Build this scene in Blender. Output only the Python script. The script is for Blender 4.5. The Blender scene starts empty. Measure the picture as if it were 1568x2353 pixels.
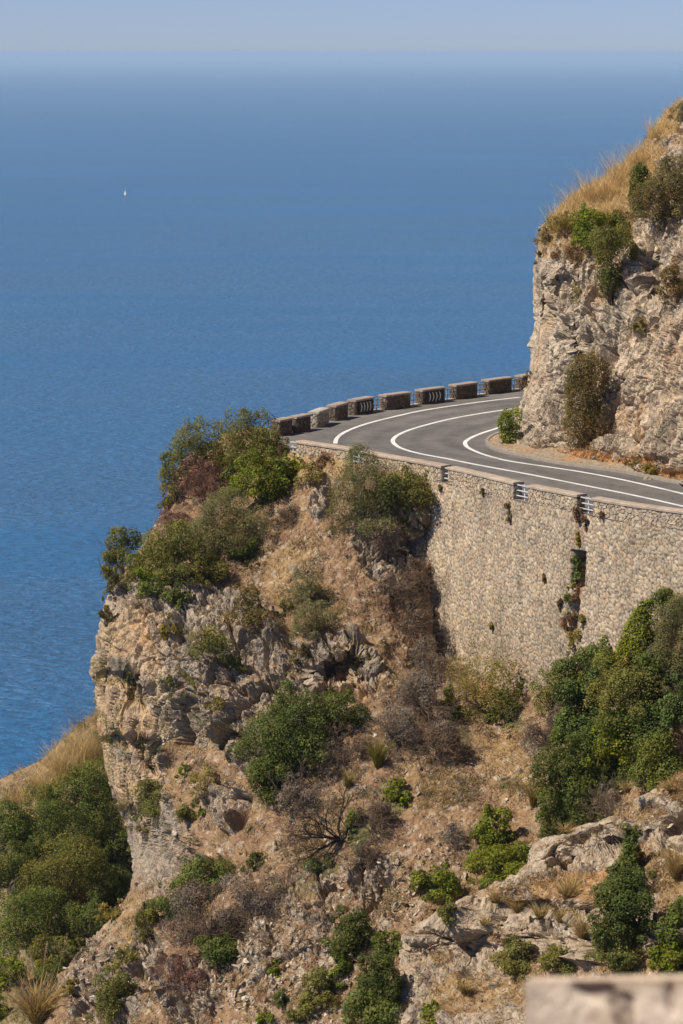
import bpy, math
import numpy as np

# ------------------------------------------------------------------ camera
S = bpy.context.scene
COL = S.collection
CAMZ = 200.0                      # camera height above the sea
CX, CY, FPX = 784.0, 1176.0, 6529.0   # principal point / focal length, in 1568 x 2352 survey units
YH = 120.0                         # row of the infinite horizon
TH = math.atan((CY - YH) / FPX)
ST, CT = math.sin(TH), math.cos(TH)

cam_d = bpy.data.cameras.new("camera")
cam = bpy.data.objects.new("camera", cam_d)
COL.objects.link(cam)
cam.location = (0, 0, CAMZ)
cam.rotation_euler = (math.pi / 2 - TH, 0, 0)
cam_d.sensor_fit = 'VERTICAL'
cam_d.sensor_height = 36.0
cam_d.lens = 36.0 * FPX / 2352.0
cam_d.clip_start = 0.5
cam_d.clip_end = 400000.0
cam_d.dof.use_dof = True
cam_d.dof.focus_distance = 124.0
cam_d.dof.aperture_fstop = 3.8
S.camera = cam

# ------------------------------------------------------------------ world, sun, exposure
SUN_AZ = Vx, Vy = (-0.90, -0.34)           # horizontal direction towards the sun (from the left)
SUN_EL = math.radians(50)
world = bpy.data.worlds.new("World")
S.world = world
world.use_nodes = True
wn = world.node_tree
sky = wn.nodes.new("ShaderNodeTexSky")
sky.sky_type = 'NISHITA'
sky.sun_disc = False
sky.sun_elevation = SUN_EL
sky.sun_rotation = math.atan2(Vx, Vy)
sky.altitude = 2600
sky.air_density = 0.62
sky.dust_density = 2.0
sky.ozone_density = 5.5
bg = wn.nodes["Background"]
bg.inputs["Strength"].default_value = 0.10
tint = wn.nodes.new("ShaderNodeVectorMath"); tint.operation = 'MULTIPLY'; tint.inputs[1].default_value = (0.95, 0.845, 0.885)   # slight summer-haze tint
wn.links.new(sky.outputs[0], tint.inputs[0])
wn.links.new(tint.outputs[0], bg.inputs["Color"])

sd = bpy.data.lights.new("sun", 'SUN')
sd.energy = 5.0
sd.angle = math.radians(0.5)
sd.color = (1.0, 0.91, 0.78)
sun = bpy.data.objects.new("sun", sd)
COL.objects.link(sun)
hx, hy = Vx / math.hypot(Vx, Vy), Vy / math.hypot(Vx, Vy)
from mathutils import Vector
sun.rotation_euler = Vector((hx * math.cos(SUN_EL), hy * math.cos(SUN_EL), math.sin(SUN_EL))).to_track_quat('Z', 'Y').to_euler()
sun.location = (-60, 100, 300)

S.view_settings.view_transform = 'Standard'
S.view_settings.look = 'None'
S.view_settings.exposure = 0.16
S.view_settings.gamma = 1.0
S.render.engine = 'CYCLES'
S.cycles.use_denoising = True
S.cycles.max_bounces = 6
S.cycles.diffuse_bounces = 3
S.cycles.volume_bounces = 1
S.cycles.transparent_max_bounces = 8
S.cycles.caustics_reflective = False
S.cycles.caustics_refractive = False

# ------------------------------------------------------------------ maths helpers
def ray(x, y):
    x = np.asarray(x, float); y = np.asarray(y, float)
    v = (CY - y) / FPX
    return np.stack([(x - CX) / FPX + 0 * v, CT + v * ST + 0 * x, -ST + v * CT + 0 * x], -1)

def at(x, y, d):
    """survey bearing + forward distance -> place in the world"""
    return ray(x, y) * np.asarray(d, float)[..., None] + np.array([0, 0, CAMZ])

def at_z(x, y, z):
    r = ray(x, y)
    return r * ((z - CAMZ) / r[..., 2])[..., None] + np.array([0, 0, CAMZ])

def project(P):
    q = P - np.array([0, 0, CAMZ])
    d = q[..., 1] * CT - q[..., 2] * ST
    u = q[..., 1] * ST + q[..., 2] * CT
    return CX + FPX * q[..., 0] / d, CY - FPX * u / d, d

def _h(ix, iy, iz, seed):
    h = (ix.astype(np.int64) * 374761393 + iy.astype(np.int64) * 668265263 + iz.astype(np.int64) * 2147483647 + seed * 1274126177) & 0xFFFFFFFF
    h = ((h ^ (h >> 13)) * 1274126177) & 0xFFFFFFFF
    h = ((h ^ (h >> 16)) * 2246822519) & 0xFFFFFFFF
    return (h ^ (h >> 15)) & 0xFFFFFFFF

def hf(ix, iy, iz, seed):
    return _h(ix, iy, iz, seed) / 4294967296.0

def noise3(P, seed=0):
    i = np.floor(P).astype(np.int64); f = P - i
    w = f * f * f * (f * (f * 6 - 15) + 10)
    out = 0
    for a in (0, 1):
        for b in (0, 1):
            for c in (0, 1):
                h = _h(i[..., 0] + a, i[..., 1] + b, i[..., 2] + c, seed)
                gx = (h & 1023) / 511.5 - 1; gy = ((h >> 10) & 1023) / 511.5 - 1; gz = ((h >> 20) & 1023) / 511.5 - 1
                dot = gx * (f[..., 0] - a) + gy * (f[..., 1] - b) + gz * (f[..., 2] - c)
                out = out + dot * (w[..., 0] if a else 1 - w[..., 0]) * (w[..., 1] if b else 1 - w[..., 1]) * (w[..., 2] if c else 1 - w[..., 2])
    return out

def fbm(P, octv=4, seed=0, gain=0.5):
    s, a, out = 1.0, 1.0, 0
    for k in range(octv):
        out = out + a * noise3(P * s, seed + k * 17)
        s *= 2.03; a *= gain
    return out

def ridged(P, octv=3, seed=0):
    s, a, out = 1.0, 1.0, 0
    for k in range(octv):
        out = out + a * (0.5 - np.abs(noise3(P * s, seed + k * 13)) * 1.6)
        s *= 2.1; a *= 0.5
    return out

def worley(P, seed=0):
    i = np.floor(P).astype(np.int64)
    f1 = np.full(P.shape[:-1], 9.0); f2 = f1.copy(); cid = np.zeros(P.shape[:-1])
    for a in (-1, 0, 1):
        for b in (-1, 0, 1):
            for c in (-1, 0, 1):
                x, y, z = i[..., 0] + a, i[..., 1] + b, i[..., 2] + c
                h = _h(x, y, z, seed)
                dx = x + (h & 1023) / 1023.0 - P[..., 0]
                dy = y + ((h >> 10) & 1023) / 1023.0 - P[..., 1]
                dz = z + ((h >> 20) & 1023) / 1023.0 - P[..., 2]
                d = dx * dx + dy * dy + dz * dz
                r = hf(x, y, z, seed + 5)
                near = d < f1
                f2 = np.where(near, f1, np.minimum(f2, d))
                cid = np.where(near, r, cid)
                f1 = np.where(near, d, f1)
    return np.sqrt(f1), np.sqrt(f2), cid

def sm(a, b, x):
    t = np.clip((x - a) / (b - a), 0, 1)
    return t * t * (3 - 2 * t)

class TPS:
    """thin-plate spline through (x, y, value) survey points"""
    def __init__(self, pts):
        p = np.array(pts, float)
        self.q = p[:, :2] / 500.0
        n = len(p)
        K = self._u(np.linalg.norm(self.q[:, None] - self.q[None], axis=2)) + 1e-4 * np.eye(n)
        A = np.zeros((n + 3, n + 3)); A[:n, :n] = K
        A[:n, n] = 1; A[:n, n + 1:] = self.q; A[n, :n] = 1; A[n + 1:, :n] = self.q.T
        self.w = np.linalg.solve(A, np.r_[p[:, 2], 0, 0, 0])
    @staticmethod
    def _u(r):
        return np.where(r > 0, r * r * np.log(np.maximum(r, 1e-9)), 0)
    def __call__(self, x, y):
        x = np.asarray(x, float) / 500.0; y = np.asarray(y, float) / 500.0
        out = self.w[-3] + self.w[-2] * x + self.w[-1] * y
        for (a, b), w in zip(self.q, self.w):
            out = out + w * self._u(np.hypot(x - a, y - b))
        return out

def interp(pts, v):
    p = np.array(pts, float)
    return np.interp(v, p[:, 0], p[:, 1])

# ------------------------------------------------------------------ object helpers
def tag(o, label=None, cat=None, group=None, kind=None):
    if label: o['label'] = label
    if cat: o['category'] = cat
    if group: o['group'] = group
    if kind: o['kind'] = kind
    return o

def empty(name, loc):
    o = bpy.data.objects.new(name, None)
    COL.objects.link(o)
    o.location = [float(v) for v in loc]
    o.empty_display_size = 0.3
    return o

def mesh_obj(name, V, F, mat, parent=None, col=None, smooth=False, origin=None):
    """V (n,3); F: (m,4) or (m,3) int array; col: per-vertex colour (n,3)"""
    V = np.asarray(V, float)
    if origin is None:
        origin = np.array([V[:, 0].mean(), V[:, 1].mean(), V[:, 2].min()]) if parent is None else np.array(parent.location)
    Vl = V - origin
    me = bpy.data.meshes.new(name)
    F = np.asarray(F, np.int32)
    me.vertices.add(len(Vl)); me.vertices.foreach_set('co', Vl.astype(np.float32).ravel())
    k = F.shape[1]
    me.loops.add(F.size); me.loops.foreach_set('vertex_index', F.ravel())
    me.polygons.add(len(F))
    me.polygons.foreach_set('loop_start', np.arange(0, F.size, k, dtype=np.int32))
    me.polygons.foreach_set('use_smooth', np.full(len(F), smooth, bool))
    me.update(calc_edges=True)
    if col is not None:
        a = me.color_attributes.new('Col', 'FLOAT_COLOR', 'POINT')
        c = np.ones((len(Vl), 4), np.float32); c[:, :3] = np.clip(col, 0, 1)
        a.data.foreach_set('color', c.ravel())
    me.materials.append(mat)
    o = bpy.data.objects.new(name, me)
    COL.objects.link(o)
    if parent is not None:
        o.parent = parent
        if parent.type != 'EMPTY' or parent.parent is not None:
            pass
    else:
        o.location = [float(v) for v in origin]
    return o

class MB:
    """collects pieces of one mesh (quads)"""
    def __init__(self): self.V, self.F, self.C, self.n = [], [], [], 0
    def add(self, V, F, C=None):
        V = np.asarray(V, float).reshape(-1, 3)
        F = np.asarray(F, int)
        if F.shape[1] == 3: F = np.c_[F, F[:, 2]]
        self.V.append(V); self.F.append(F + self.n); self.n += len(V)
        self.C.append(np.broadcast_to(np.asarray(C if C is not None else (.5, .5, .5), float), V.shape))
    def box(self, c, ax, ay, az, C=None):
        """box centred on c with half-axis vectors"""
        c, ax, ay, az = (np.asarray(q, float) for q in (c, ax, ay, az))
        V = [c + i * ax + j * ay + k * az for k in (-1, 1) for j in (-1, 1) for i in (-1, 1)]
        self.add(V, [(0, 2, 3, 1), (4, 5, 7, 6), (0, 1, 5, 4), (2, 6, 7, 3), (0, 4, 6, 2), (1, 3, 7, 5)], C)
    def tube(self, p, q, r0, r1, n=6, C=None):
        p = np.asarray(p, float); q = np.asarray(q, float)
        d = q - p; d = d / (np.linalg.norm(d) + 1e-9)
        u = np.cross(d, (0, 0, 1) if abs(d[2]) < .9 else (1, 0, 0)); u /= np.linalg.norm(u); w = np.cross(d, u)
        t = np.arange(n) * 2 * np.pi / n
        ring = np.cos(t)[:, None] * u + np.sin(t)[:, None] * w
        V = np.r_[p + ring * r0, q + ring * r1]
        self.add(V, [(i, (i + 1) % n, n + (i + 1) % n, n + i) for i in range(n)] + [(0, i, i + 1, i + 1) for i in range(1, n - 1)] + [(n, n + i + 1, n + i, n + i) for i in range(1, n - 1)], C)
    def build(self, name, mat, parent=None, smooth=False, origin=None):
        V, C = np.concatenate(self.V), np.concatenate(self.C)
        F = np.concatenate(self.F)
        return mesh_obj(name, V, F, mat, parent, C, smooth, origin) if not (F[:, 2] == F[:, 3]).any() else tri_obj(name, V, F, mat, parent, C, smooth, origin)

def tri_obj(name, V, F, mat, parent, C, smooth, origin):
    q = F[F[:, 2] != F[:, 3]]; t = F[F[:, 2] == F[:, 3]][:, :3]
    return mesh_obj(name, V, np.r_[q[:, (0, 1, 2)], q[:, (0, 2, 3)], t], mat, parent, C, smooth, origin)

def grid_faces(nr, nc, keep=None):
    i = np.arange(nr * nc).reshape(nr, nc)
    F = np.stack([i[:-1, :-1], i[1:, :-1], i[1:, 1:], i[:-1, 1:]], -1)
    if keep is not None: F = F[keep]
    return F.reshape(-1, 4)

# ------------------------------------------------------------------ materials
def new_mat(name):
    m = bpy.data.materials.new(name); m.use_nodes = True
    nt = m.node_tree
    return m, nt, nt.nodes["Principled BSDF"]

def node(nt, t, **kw):
    n = nt.nodes.new(t)
    for k, v in kw.items():
        if k in n.inputs: n.inputs[k].default_value = v
        else: setattr(n, k, v)
    return n

def attr_mat(name, rough=0.9, scale=6.0, lo=0.72, hi=1.28, bump=0.0, bump_scale=14.0, spec=0.2, translucent=0.0, cracks=False):
    """base colour from the object's own colour attribute, mottled with noise"""
    m, nt, b = new_mat(name)
    L = nt.links.new
    at_ = node(nt, "ShaderNodeAttribute", attribute_name='Col')
    geo = node(nt, "ShaderNodeNewGeometry")
    nz = node(nt, "ShaderNodeTexNoise"); nz.inputs['Scale'].default_value = scale; nz.inputs['Detail'].default_value = 6; nz.inputs['Roughness'].default_value = .65
    L(geo.outputs['Position'], nz.inputs['Vector'])
    mr = node(nt, "ShaderNodeMapRange"); mr.inputs[1].default_value = .3; mr.inputs[2].default_value = .7; mr.inputs[3].default_value = lo; mr.inputs[4].default_value = hi
    L(nz.outputs[0], mr.inputs[0])
    vm = node(nt, "ShaderNodeVectorMath", operation='SCALE')
    L(at_.outputs['Color'], vm.inputs[0]); L(mr.outputs[0], vm.inputs['Scale'])
    L(vm.outputs[0], b.inputs['Base Color'])
    b.inputs['Roughness'].default_value = rough
    b.inputs['Specular IOR Level'].default_value = spec
    if bump:
        n2 = node(nt, "ShaderNodeTexNoise"); n2.inputs['Scale'].default_value = bump_scale; n2.inputs['Detail'].default_value = 5; n2.inputs['Roughness'].default_value = .7
        L(geo.outputs['Position'], n2.inputs['Vector'])
        bp = node(nt, "ShaderNodeBump"); bp.inputs['Strength'].default_value = 1.0; bp.inputs['Distance'].default_value = bump
        h = n2.outputs[0]
        if cracks:
            mp = node(nt, "ShaderNodeMapping"); mp.inputs['Scale'].default_value = (1, 1, .55); mp.inputs['Rotation'].default_value = (.25, .2, 0)
            n3 = node(nt, "ShaderNodeTexNoise"); n3.inputs['Scale'].default_value = 1.6; n3.inputs['Detail'].default_value = 3
            L(geo.outputs['Position'], n3.inputs['Vector'])
            av = node(nt, "ShaderNodeVectorMath", operation='MULTIPLY_ADD'); av.inputs[1].default_value = (.9, .9, .9)
            L(n3.outputs['Color'], av.inputs[0]); L(geo.outputs['Position'], av.inputs[2]); L(av.outputs[0], mp.inputs['Vector'])
            for sc, k in ((2.1, .6), (5.5, .3)):
                vo = node(nt, "ShaderNodeTexVoronoi", feature='DISTANCE_TO_EDGE'); vo.inputs['Scale'].default_value = sc
                L(mp.outputs[0], vo.inputs['Vector'])
                m_ = node(nt, "ShaderNodeMapRange"); m_.inputs[1].default_value = 0; m_.inputs[2].default_value = .12; m_.inputs[3].default_value = 0; m_.inputs[4].default_value = k
                L(vo.outputs['Distance'], m_.inputs[0])
                ad = node(nt, "ShaderNodeMath", operation='ADD'); L(h, ad.inputs[0]); L(m_.outputs[0], ad.inputs[1]); h = ad.outputs[0]
        L(h, bp.inputs['Height']); L(bp.outputs[0], b.inputs['Normal'])
    if translucent:
        tr = node(nt, "ShaderNodeBsdfTranslucent"); L(vm.outputs[0], tr.inputs['Color'])
        mx = node(nt, "ShaderNodeMixShader"); mx.inputs[0].default_value = translucent
        L(b.outputs[0], mx.inputs[1]); L(tr.outputs[0], mx.inputs[2]); L(mx.outputs[0], nt.nodes["Material Output"].inputs['Surface'])
    return m

M_ROCK = attr_mat("rock_and_soil", .92, 5.0, .66, 1.34, .05, 11.0, .15, 0, True)
M_STONE = attr_mat("rubble_stone", .9, 11.0, .78, 1.22, .02, 22.0, .15)
M_CAP = attr_mat("weathered_concrete", .9, 4.0, .8, 1.2, .006, 30.0, .2)
M_LEAF = attr_mat("leaves", .6, 3.0, .75, 1.25, 0, 1, .2, .40)
M_TWIG = attr_mat("dry_twigs", .9, 3.0, .8, 1.2)
M_BARK = attr_mat("bark", .9, 8.0, .7, 1.3)
M_GRASS = attr_mat("dry_grass", .8, 2.0, .8, 1.2, 0, 1, .2, .3)
M_PAINT = attr_mat("white_road_paint", .7, 7.0, .82, 1.06, 0, 1, .2)
M_RAIL = attr_mat("painted_rail", .5, 3.0, .92, 1.06, 0, 1, .3)
M_ROAD = attr_mat("asphalt", .85, 1.1, .88, 1.12, .004, 40.0, .25)
# ------------------------------------------------------------------ sea and air
ROAD_Z = CAMZ - 18.0
SEA_R = 120000.0

def build_sea():
    n = 128
    rings = [0, 300, 1500, 6000, 25000, SEA_R]
    t = np.arange(n) * 2 * np.pi / n
    V = [np.zeros((1, 3))] + [np.c_[np.cos(t) * r, np.sin(t) * r, 0 * t] for r in rings[1:]]
    F = [(0, 1 + i, 1 + (i + 1) % n, 1 + (i + 1) % n) for i in range(n)]
    for k in range(len(rings) - 2):
        a, b = 1 + k * n, 1 + (k + 1) * n
        F += [(a + i, b + i, b + (i + 1) % n, a + (i + 1) % n) for i in range(n)]
    m, nt, b = new_mat("sea_water")
    L = nt.links.new
    geo = node(nt, "ShaderNodeNewGeometry")
    b.inputs['Roughness'].default_value = .24
    b.inputs['IOR'].default_value = 1.33
    b.inputs['Specular IOR Level'].default_value = .5
    # broad patches of slightly different water
    mp0 = node(nt, "ShaderNodeMapping"); mp0.inputs['Scale'].default_value = (.0016, .0005, 1)
    L(geo.outputs['Position'], mp0.inputs['Vector'])
    n0 = node(nt, "ShaderNodeTexNoise"); n0.inputs['Scale'].default_value = 1.0; n0.inputs['Detail'].default_value = 5
    L(mp0.outputs[0], n0.inputs['Vector'])
    # wind ripples, crests running across the view
    def waves(sx, sy, rot, det):
        mp = node(nt, "ShaderNodeMapping"); mp.inputs['Scale'].default_value = (sx, sy, 1); mp.inputs['Rotation'].default_value = (0, 0, rot)
        L(geo.outputs['Position'], mp.inputs['Vector'])
        w = node(nt, "ShaderNodeTexNoise"); w.inputs['Scale'].default_value = 1.0; w.inputs['Detail'].default_value = det; w.inputs['Roughness'].default_value = .62
        L(mp.outputs[0], w.inputs['Vector'])
        return w
    w1 = waves(.045, .085, .25, 6); w2 = waves(.16, .27, -.15, 5)
    cr = node(nt, "ShaderNodeValToRGB")
    cr.color_ramp.elements[0].position = .3; cr.color_ramp.elements[0].color = (.015, .118, .275, 1)
    cr.color_ramp.elements[1].position = .7; cr.color_ramp.elements[1].color = (.022, .144, .318, 1)
    L(n0.outputs[0], cr.inputs[0])
    mw = node(nt, "ShaderNodeMapRange"); mw.inputs[1].default_value = .34; mw.inputs[2].default_value = .66; mw.inputs[3].default_value = .66; mw.inputs[4].default_value = 1.30  # ripple shading painted into the water colour: troughs darker, crests lighter
    L(w2.outputs[0], mw.inputs[0])
    sc_ = node(nt, "ShaderNodeVectorMath", operation='SCALE'); L(cr.outputs[0], sc_.inputs[0]); L(mw.outputs[0], sc_.inputs['Scale']); L(sc_.outputs[0], b.inputs['Base Color'])
    ad = node(nt, "ShaderNodeMath", operation='MULTIPLY_ADD'); ad.inputs[1].default_value = .8
    L(w2.outputs[0], ad.inputs[0]); L(w1.outputs[0], ad.inputs[2])
    mpl = node(nt, "ShaderNodeMapping"); mpl.inputs['Scale'].default_value = (.0009, .004, 1); mpl.inputs['Rotation'].default_value = (0, 0, .12)
    L(geo.outputs['Position'], mpl.inputs['Vector'])
    nl = node(nt, "ShaderNodeTexNoise"); nl.inputs['Scale'].default_value = 1.0; nl.inputs['Detail'].default_value = 4
    L(mpl.outputs[0], nl.inputs['Vector'])
    ms = node(nt, "ShaderNodeMapRange"); ms.inputs[1].default_value = .35; ms.inputs[2].default_value = .65; ms.inputs[3].default_value = .55; ms.inputs[4].default_value = 1.0
    L(nl.outputs[0], ms.inputs[0])
    bp = node(nt, "ShaderNodeBump"); bp.inputs['Distance'].default_value = 9.0
    L(ms.outputs[0], bp.inputs['Strength'])
    L(ad.outputs[0], bp.inputs['Height']); L(bp.outputs[0], b.inputs['Normal'])
    o = MB(); o.add(np.concatenate(V), F)
    o = o.build("sea", m, origin=np.zeros(3)); tag(o, kind='structure')
build_sea()

def build_haze():
    m = bpy.data.materials.new("sea_haze"); m.use_nodes = True
    nt = m.node_tree
    nt.nodes.remove(nt.nodes["Principled BSDF"])
    v = node(nt, "ShaderNodeVolumePrincipled")
    v.inputs['Color'].default_value = (.61, .80, .97, 1)
    v.inputs['Density'].default_value = 5.2e-5
    v.inputs['Anisotropy'].default_value = 0.0
    nt.links.new(v.outputs[0], nt.nodes["Material Output"].inputs['Volume'])
    R = SEA_R + 2000
    b = MB(); z0, z1 = -1.0, CAMZ + 6.0
    b.box((0, 0, (z0 + z1) / 2), (R, 0, 0), (0, R, 0), (0, 0, (z1 - z0) / 2))
    o = b.build("haze", m); tag(o, kind='stuff')
build_haze()

# ------------------------------------------------------------------ land sheets
ZB = {}                                      # nearest surface per survey cell, one table per sheet
CELL = 4

def register(key, P):
    x, y, d = project(P.reshape(-1, 3))
    i = ((x + 400) // CELL).astype(int); j = ((y + 400) // CELL).astype(int)
    ok = (i >= 0) & (i < 700) & (j >= 0) & (j < 900)
    b = ZB.setdefault(key, np.full((900, 700), np.inf))
    np.minimum.at(b, (j[ok], i[ok]), d[ok])

BASE = {}
SH = {}

def depth_at(key, x, y, r=2):
    b = ZB[key]; i = int((x + 400) // CELL); j = int((y + 400) // CELL)
    w = b[max(0, j - r):j + r + 1, max(0, i - r):i + r + 1]
    w = w[np.isfinite(w)]
    if len(w): return float(np.median(w))
    f, xl = BASE[key]
    return float(f(max(x, float(interp(xl, y)) + 25), y))

def sheet(name, key, xl, y0, y1, xr, depth, step, disp, colour, W=90.0, R=2.2, keep=None, nsk=16, back=1.3):
    BASE[key] = (depth, xl)
    ys = np.arange(y0, y1 + .1, step)
    L = interp(xl, ys)
    nc = int((xr - L.min()) / step)
    t = np.linspace(0, 1, nc)
    X = L[:, None] + t[None] ** 1.15 * (xr - L)[:, None]
    Y = np.repeat(ys[:, None], nc, 1)
    u = np.clip((X - L[:, None]) / W, 0, 1)
    D = depth(X, Y) + R * (1 - np.sqrt(np.maximum(1 - (1 - u) ** 2, 0)))
    k = np.arange(nsk, 0, -1)
    Xs = L[:, None] + (k[None] ** 2) * 1.1
    Ds = D[:, :1] + k[None] * back
    X = np.c_[Xs, X]; D = np.c_[Ds, D]; Y = np.repeat(ys[:, None], nc + nsk, 1)
    P = at(X, Y, D)
    gy, gx = np.gradient(P, axis=(0, 1))
    N = np.cross(gx, gy); N /= np.linalg.norm(N, axis=-1, keepdims=True) + 1e-9
    N[:, nsk:][(N[:, nsk:] * (P[:, nsk:] - np.array([0, 0, CAMZ]))).sum(-1) > 0] *= -1
    edge = .35 + .65 * sm(0, 70, np.abs(X - L[:, None]))
    P2 = P + N * (disp(P, X, Y) * edge)[..., None]
    gy, gx = np.gradient(P2, axis=(0, 1))
    N2 = np.cross(gx, gy); N2 /= np.linalg.norm(N2, axis=-1, keepdims=True) + 1e-9
    up = np.abs(N2[..., 2])
    C = colour(P2, X, Y, up)
    K = None
    if keep is not None:
        k_ = keep(X, Y); K = k_[:-1, :-1] & k_[1:, 1:] & k_[:-1, 1:] & k_[1:, :-1]
        register(key, P2[k_])
    else:
        register(key, P2)
    SH[key] = (P2, N2, X, Y)
    o = mesh_obj(name, P2.reshape(-1, 3), grid_faces(*X.shape, K), M_ROCK, None, C.reshape(-1, 3), False)
    tag(o, kind='structure')
    return o

def blobs(x, y, lst):
    """soft union of painted ellipses (x, y, rx, ry, value)"""
    out = np.zeros(np.broadcast(x, y).shape)
    for (a, b, rx, ry, v) in lst:
        r = np.hypot((x - a) / rx, (y - b) / ry)
        out = np.maximum(out, v * sm(1.15, .75, r))
    return out

def warp(X, Y, P, a=26):
    n = noise3(P * .22, 71); m = noise3(P * .22 + 40, 72); n2 = noise3(P * .9, 73)
    return X + a * n * 1.6 + a * .5 * n2, Y + a * m * 1.6 + a * .5 * noise3(P * .9 + 9, 74)

def rock_relief(P, seed=0, stretch=(1, 1, .62), lean=.35):
    s = np.array(stretch)
    W = np.stack([noise3(P * .35, 1 + seed), noise3(P * .35 + 31, 2 + seed), noise3(P * .35 + 77, 3 + seed)], -1)
    W2 = np.stack([noise3(P * 1.3, 4 + seed), noise3(P * 1.3 + 31, 5 + seed), noise3(P * 1.3 + 77, 6 + seed)], -1)
    Q = P.copy(); Q[..., 0] += lean * P[..., 2]; Q[..., 2] -= .25 * P[..., 0]           # tilted bedding
    Q = Q * s + .8 * W + .22 * W2
    f1, f2, c = worley(Q * .48, 11 + seed)
    g1, g2, c2 = worley(Q * 1.25 + 5, 12 + seed)
    k1, k2, c3 = worley(Q * 3.0 + 9, 13 + seed)
    big = .9 * fbm(P * np.array([.16, .16, .12]), 3, 21 + seed)
    # each block is a tilted facet with a sharp edge, not a pillow
    def facet(freq, off, cc, amp):
        a = cc * 40.0
        return amp * ((Q[..., 0] * np.sin(a) + Q[..., 2] * np.cos(a) * 1.3 + Q[..., 1] * np.sin(a * 1.7)) * freq + off) 
    tri = lambda v: np.abs((v % 1.0) - .5) * 2 - .5
    fac = .80 * tri(facet(.30, c * 9, c, 1.0)) + .26 * tri(facet(.8, c2 * 9, c2, 1.0)) + .10 * tri(facet(1.9, c3 * 9, c3, 1.0))
    crack = -.34 * sm(.10, .0, f2 - f1) - .20 * sm(.12, .0, g2 - g1) - .07 * sm(.15, 0, k2 - k1)
    flute = np.abs(noise3(Q * np.array([1.5, 1.5, .30]), 30 + seed)) + .5 * np.abs(noise3(Q * np.array([3.4, 3.4, .7]), 33 + seed))
    return (big + .8 * (c - .5) + .34 * (c2 - .5) + .10 * (c3 - .5) + fac + crack
            + .55 * (.35 - flute) + .07 * fbm(P * 4, 3, 31 + seed))

def cliff_relief(P, seed=0):
    """steep face: long vertical ribs, ledges and a few deep joints"""
    W = np.stack([noise3(P * .3, 1 + seed), noise3(P * .3 + 31, 2 + seed), noise3(P * .3 + 77, 3 + seed)], -1)
    Q = P + np.array([.55, .55, 1.1]) * W
    big = .9 * fbm(P * np.array([.15, .15, .09]), 3, 21 + seed)
    r1 = np.abs(noise3(Q * np.array([.42, .42, .075]), 30 + seed)); r2 = np.abs(noise3(Q * np.array([1.15, 1.15, .19]), 33 + seed)); r3 = np.abs(noise3(Q * np.array([2.9, 2.9, .55]), 34 + seed))
    f1, f2, c = worley(Q * np.array([.46, .46, .17]), 11 + seed)
    g1, g2, c2 = worley(Q * np.array([1.25, 1.25, .42]) + 5, 12 + seed)
    k1, k2, c3 = worley(Q * np.array([3.3, 3.3, 1.5]) + 9, 13 + seed)
    z = Q[..., 2] * .8 + 1.5 * noise3(Q * .25, 36 + seed); lf = z - np.floor(z)
    ledge = .12 * (sm(0, .75, lf) - sm(.85, 1, lf)) * (.4 + .6 * (hf(np.floor(z), 0 * z, 0 * z, 37 + seed)))
    return (big + 1.7 * (.22 - r1) + 1.05 * (.2 - r2) + .42 * (.2 - r3) + .55 * (c - .5) + .24 * (c2 - .5) + .10 * (c3 - .5) + ledge
            - .42 * sm(.06, 0, f2 - f1) - .22 * sm(.09, 0, g2 - g1) - .09 * sm(.14, 0, k2 - k1) + .07 * fbm(P * 4, 3, 31 + seed))

def soil_relief(P, seed=0):
    f1, f2, c = worley(P * 1.6, 41 + seed)
    k1, k2, c2 = worley(P * 4.2, 42 + seed)
    stone = sm(.78, .95, c) * sm(.5, .25, f1) * .07 + sm(.72, .95, c2) * sm(.5, .2, k1) * .05
    rill = np.abs(noise3(P * np.array([.9, .35, .35]) + .6 * noise3(P * .5, 46 + seed)[..., None], 47 + seed))
    return .42 * fbm(P * .33, 3, 43 + seed) + .17 * fbm(P * 1.4, 4, 44 + seed) + stone + .30 * (rill - .2) + .05 * fbm(P * 6, 2, 45 + seed)

def lerp(a, b, t):
    return np.asarray(a) * (1 - t[..., None]) + np.asarray(b) * t[..., None]

GREYROCK, TANROCK, PALEROCK = (.35, .285, .215), (.50, .35, .205), (.53, .445, .335)
SOIL, SOIL2, STRAW, ORANGE = (.250, .152, .086), (.325, .212, .122), (.42, .29, .125), (.50, .255, .095)

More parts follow.
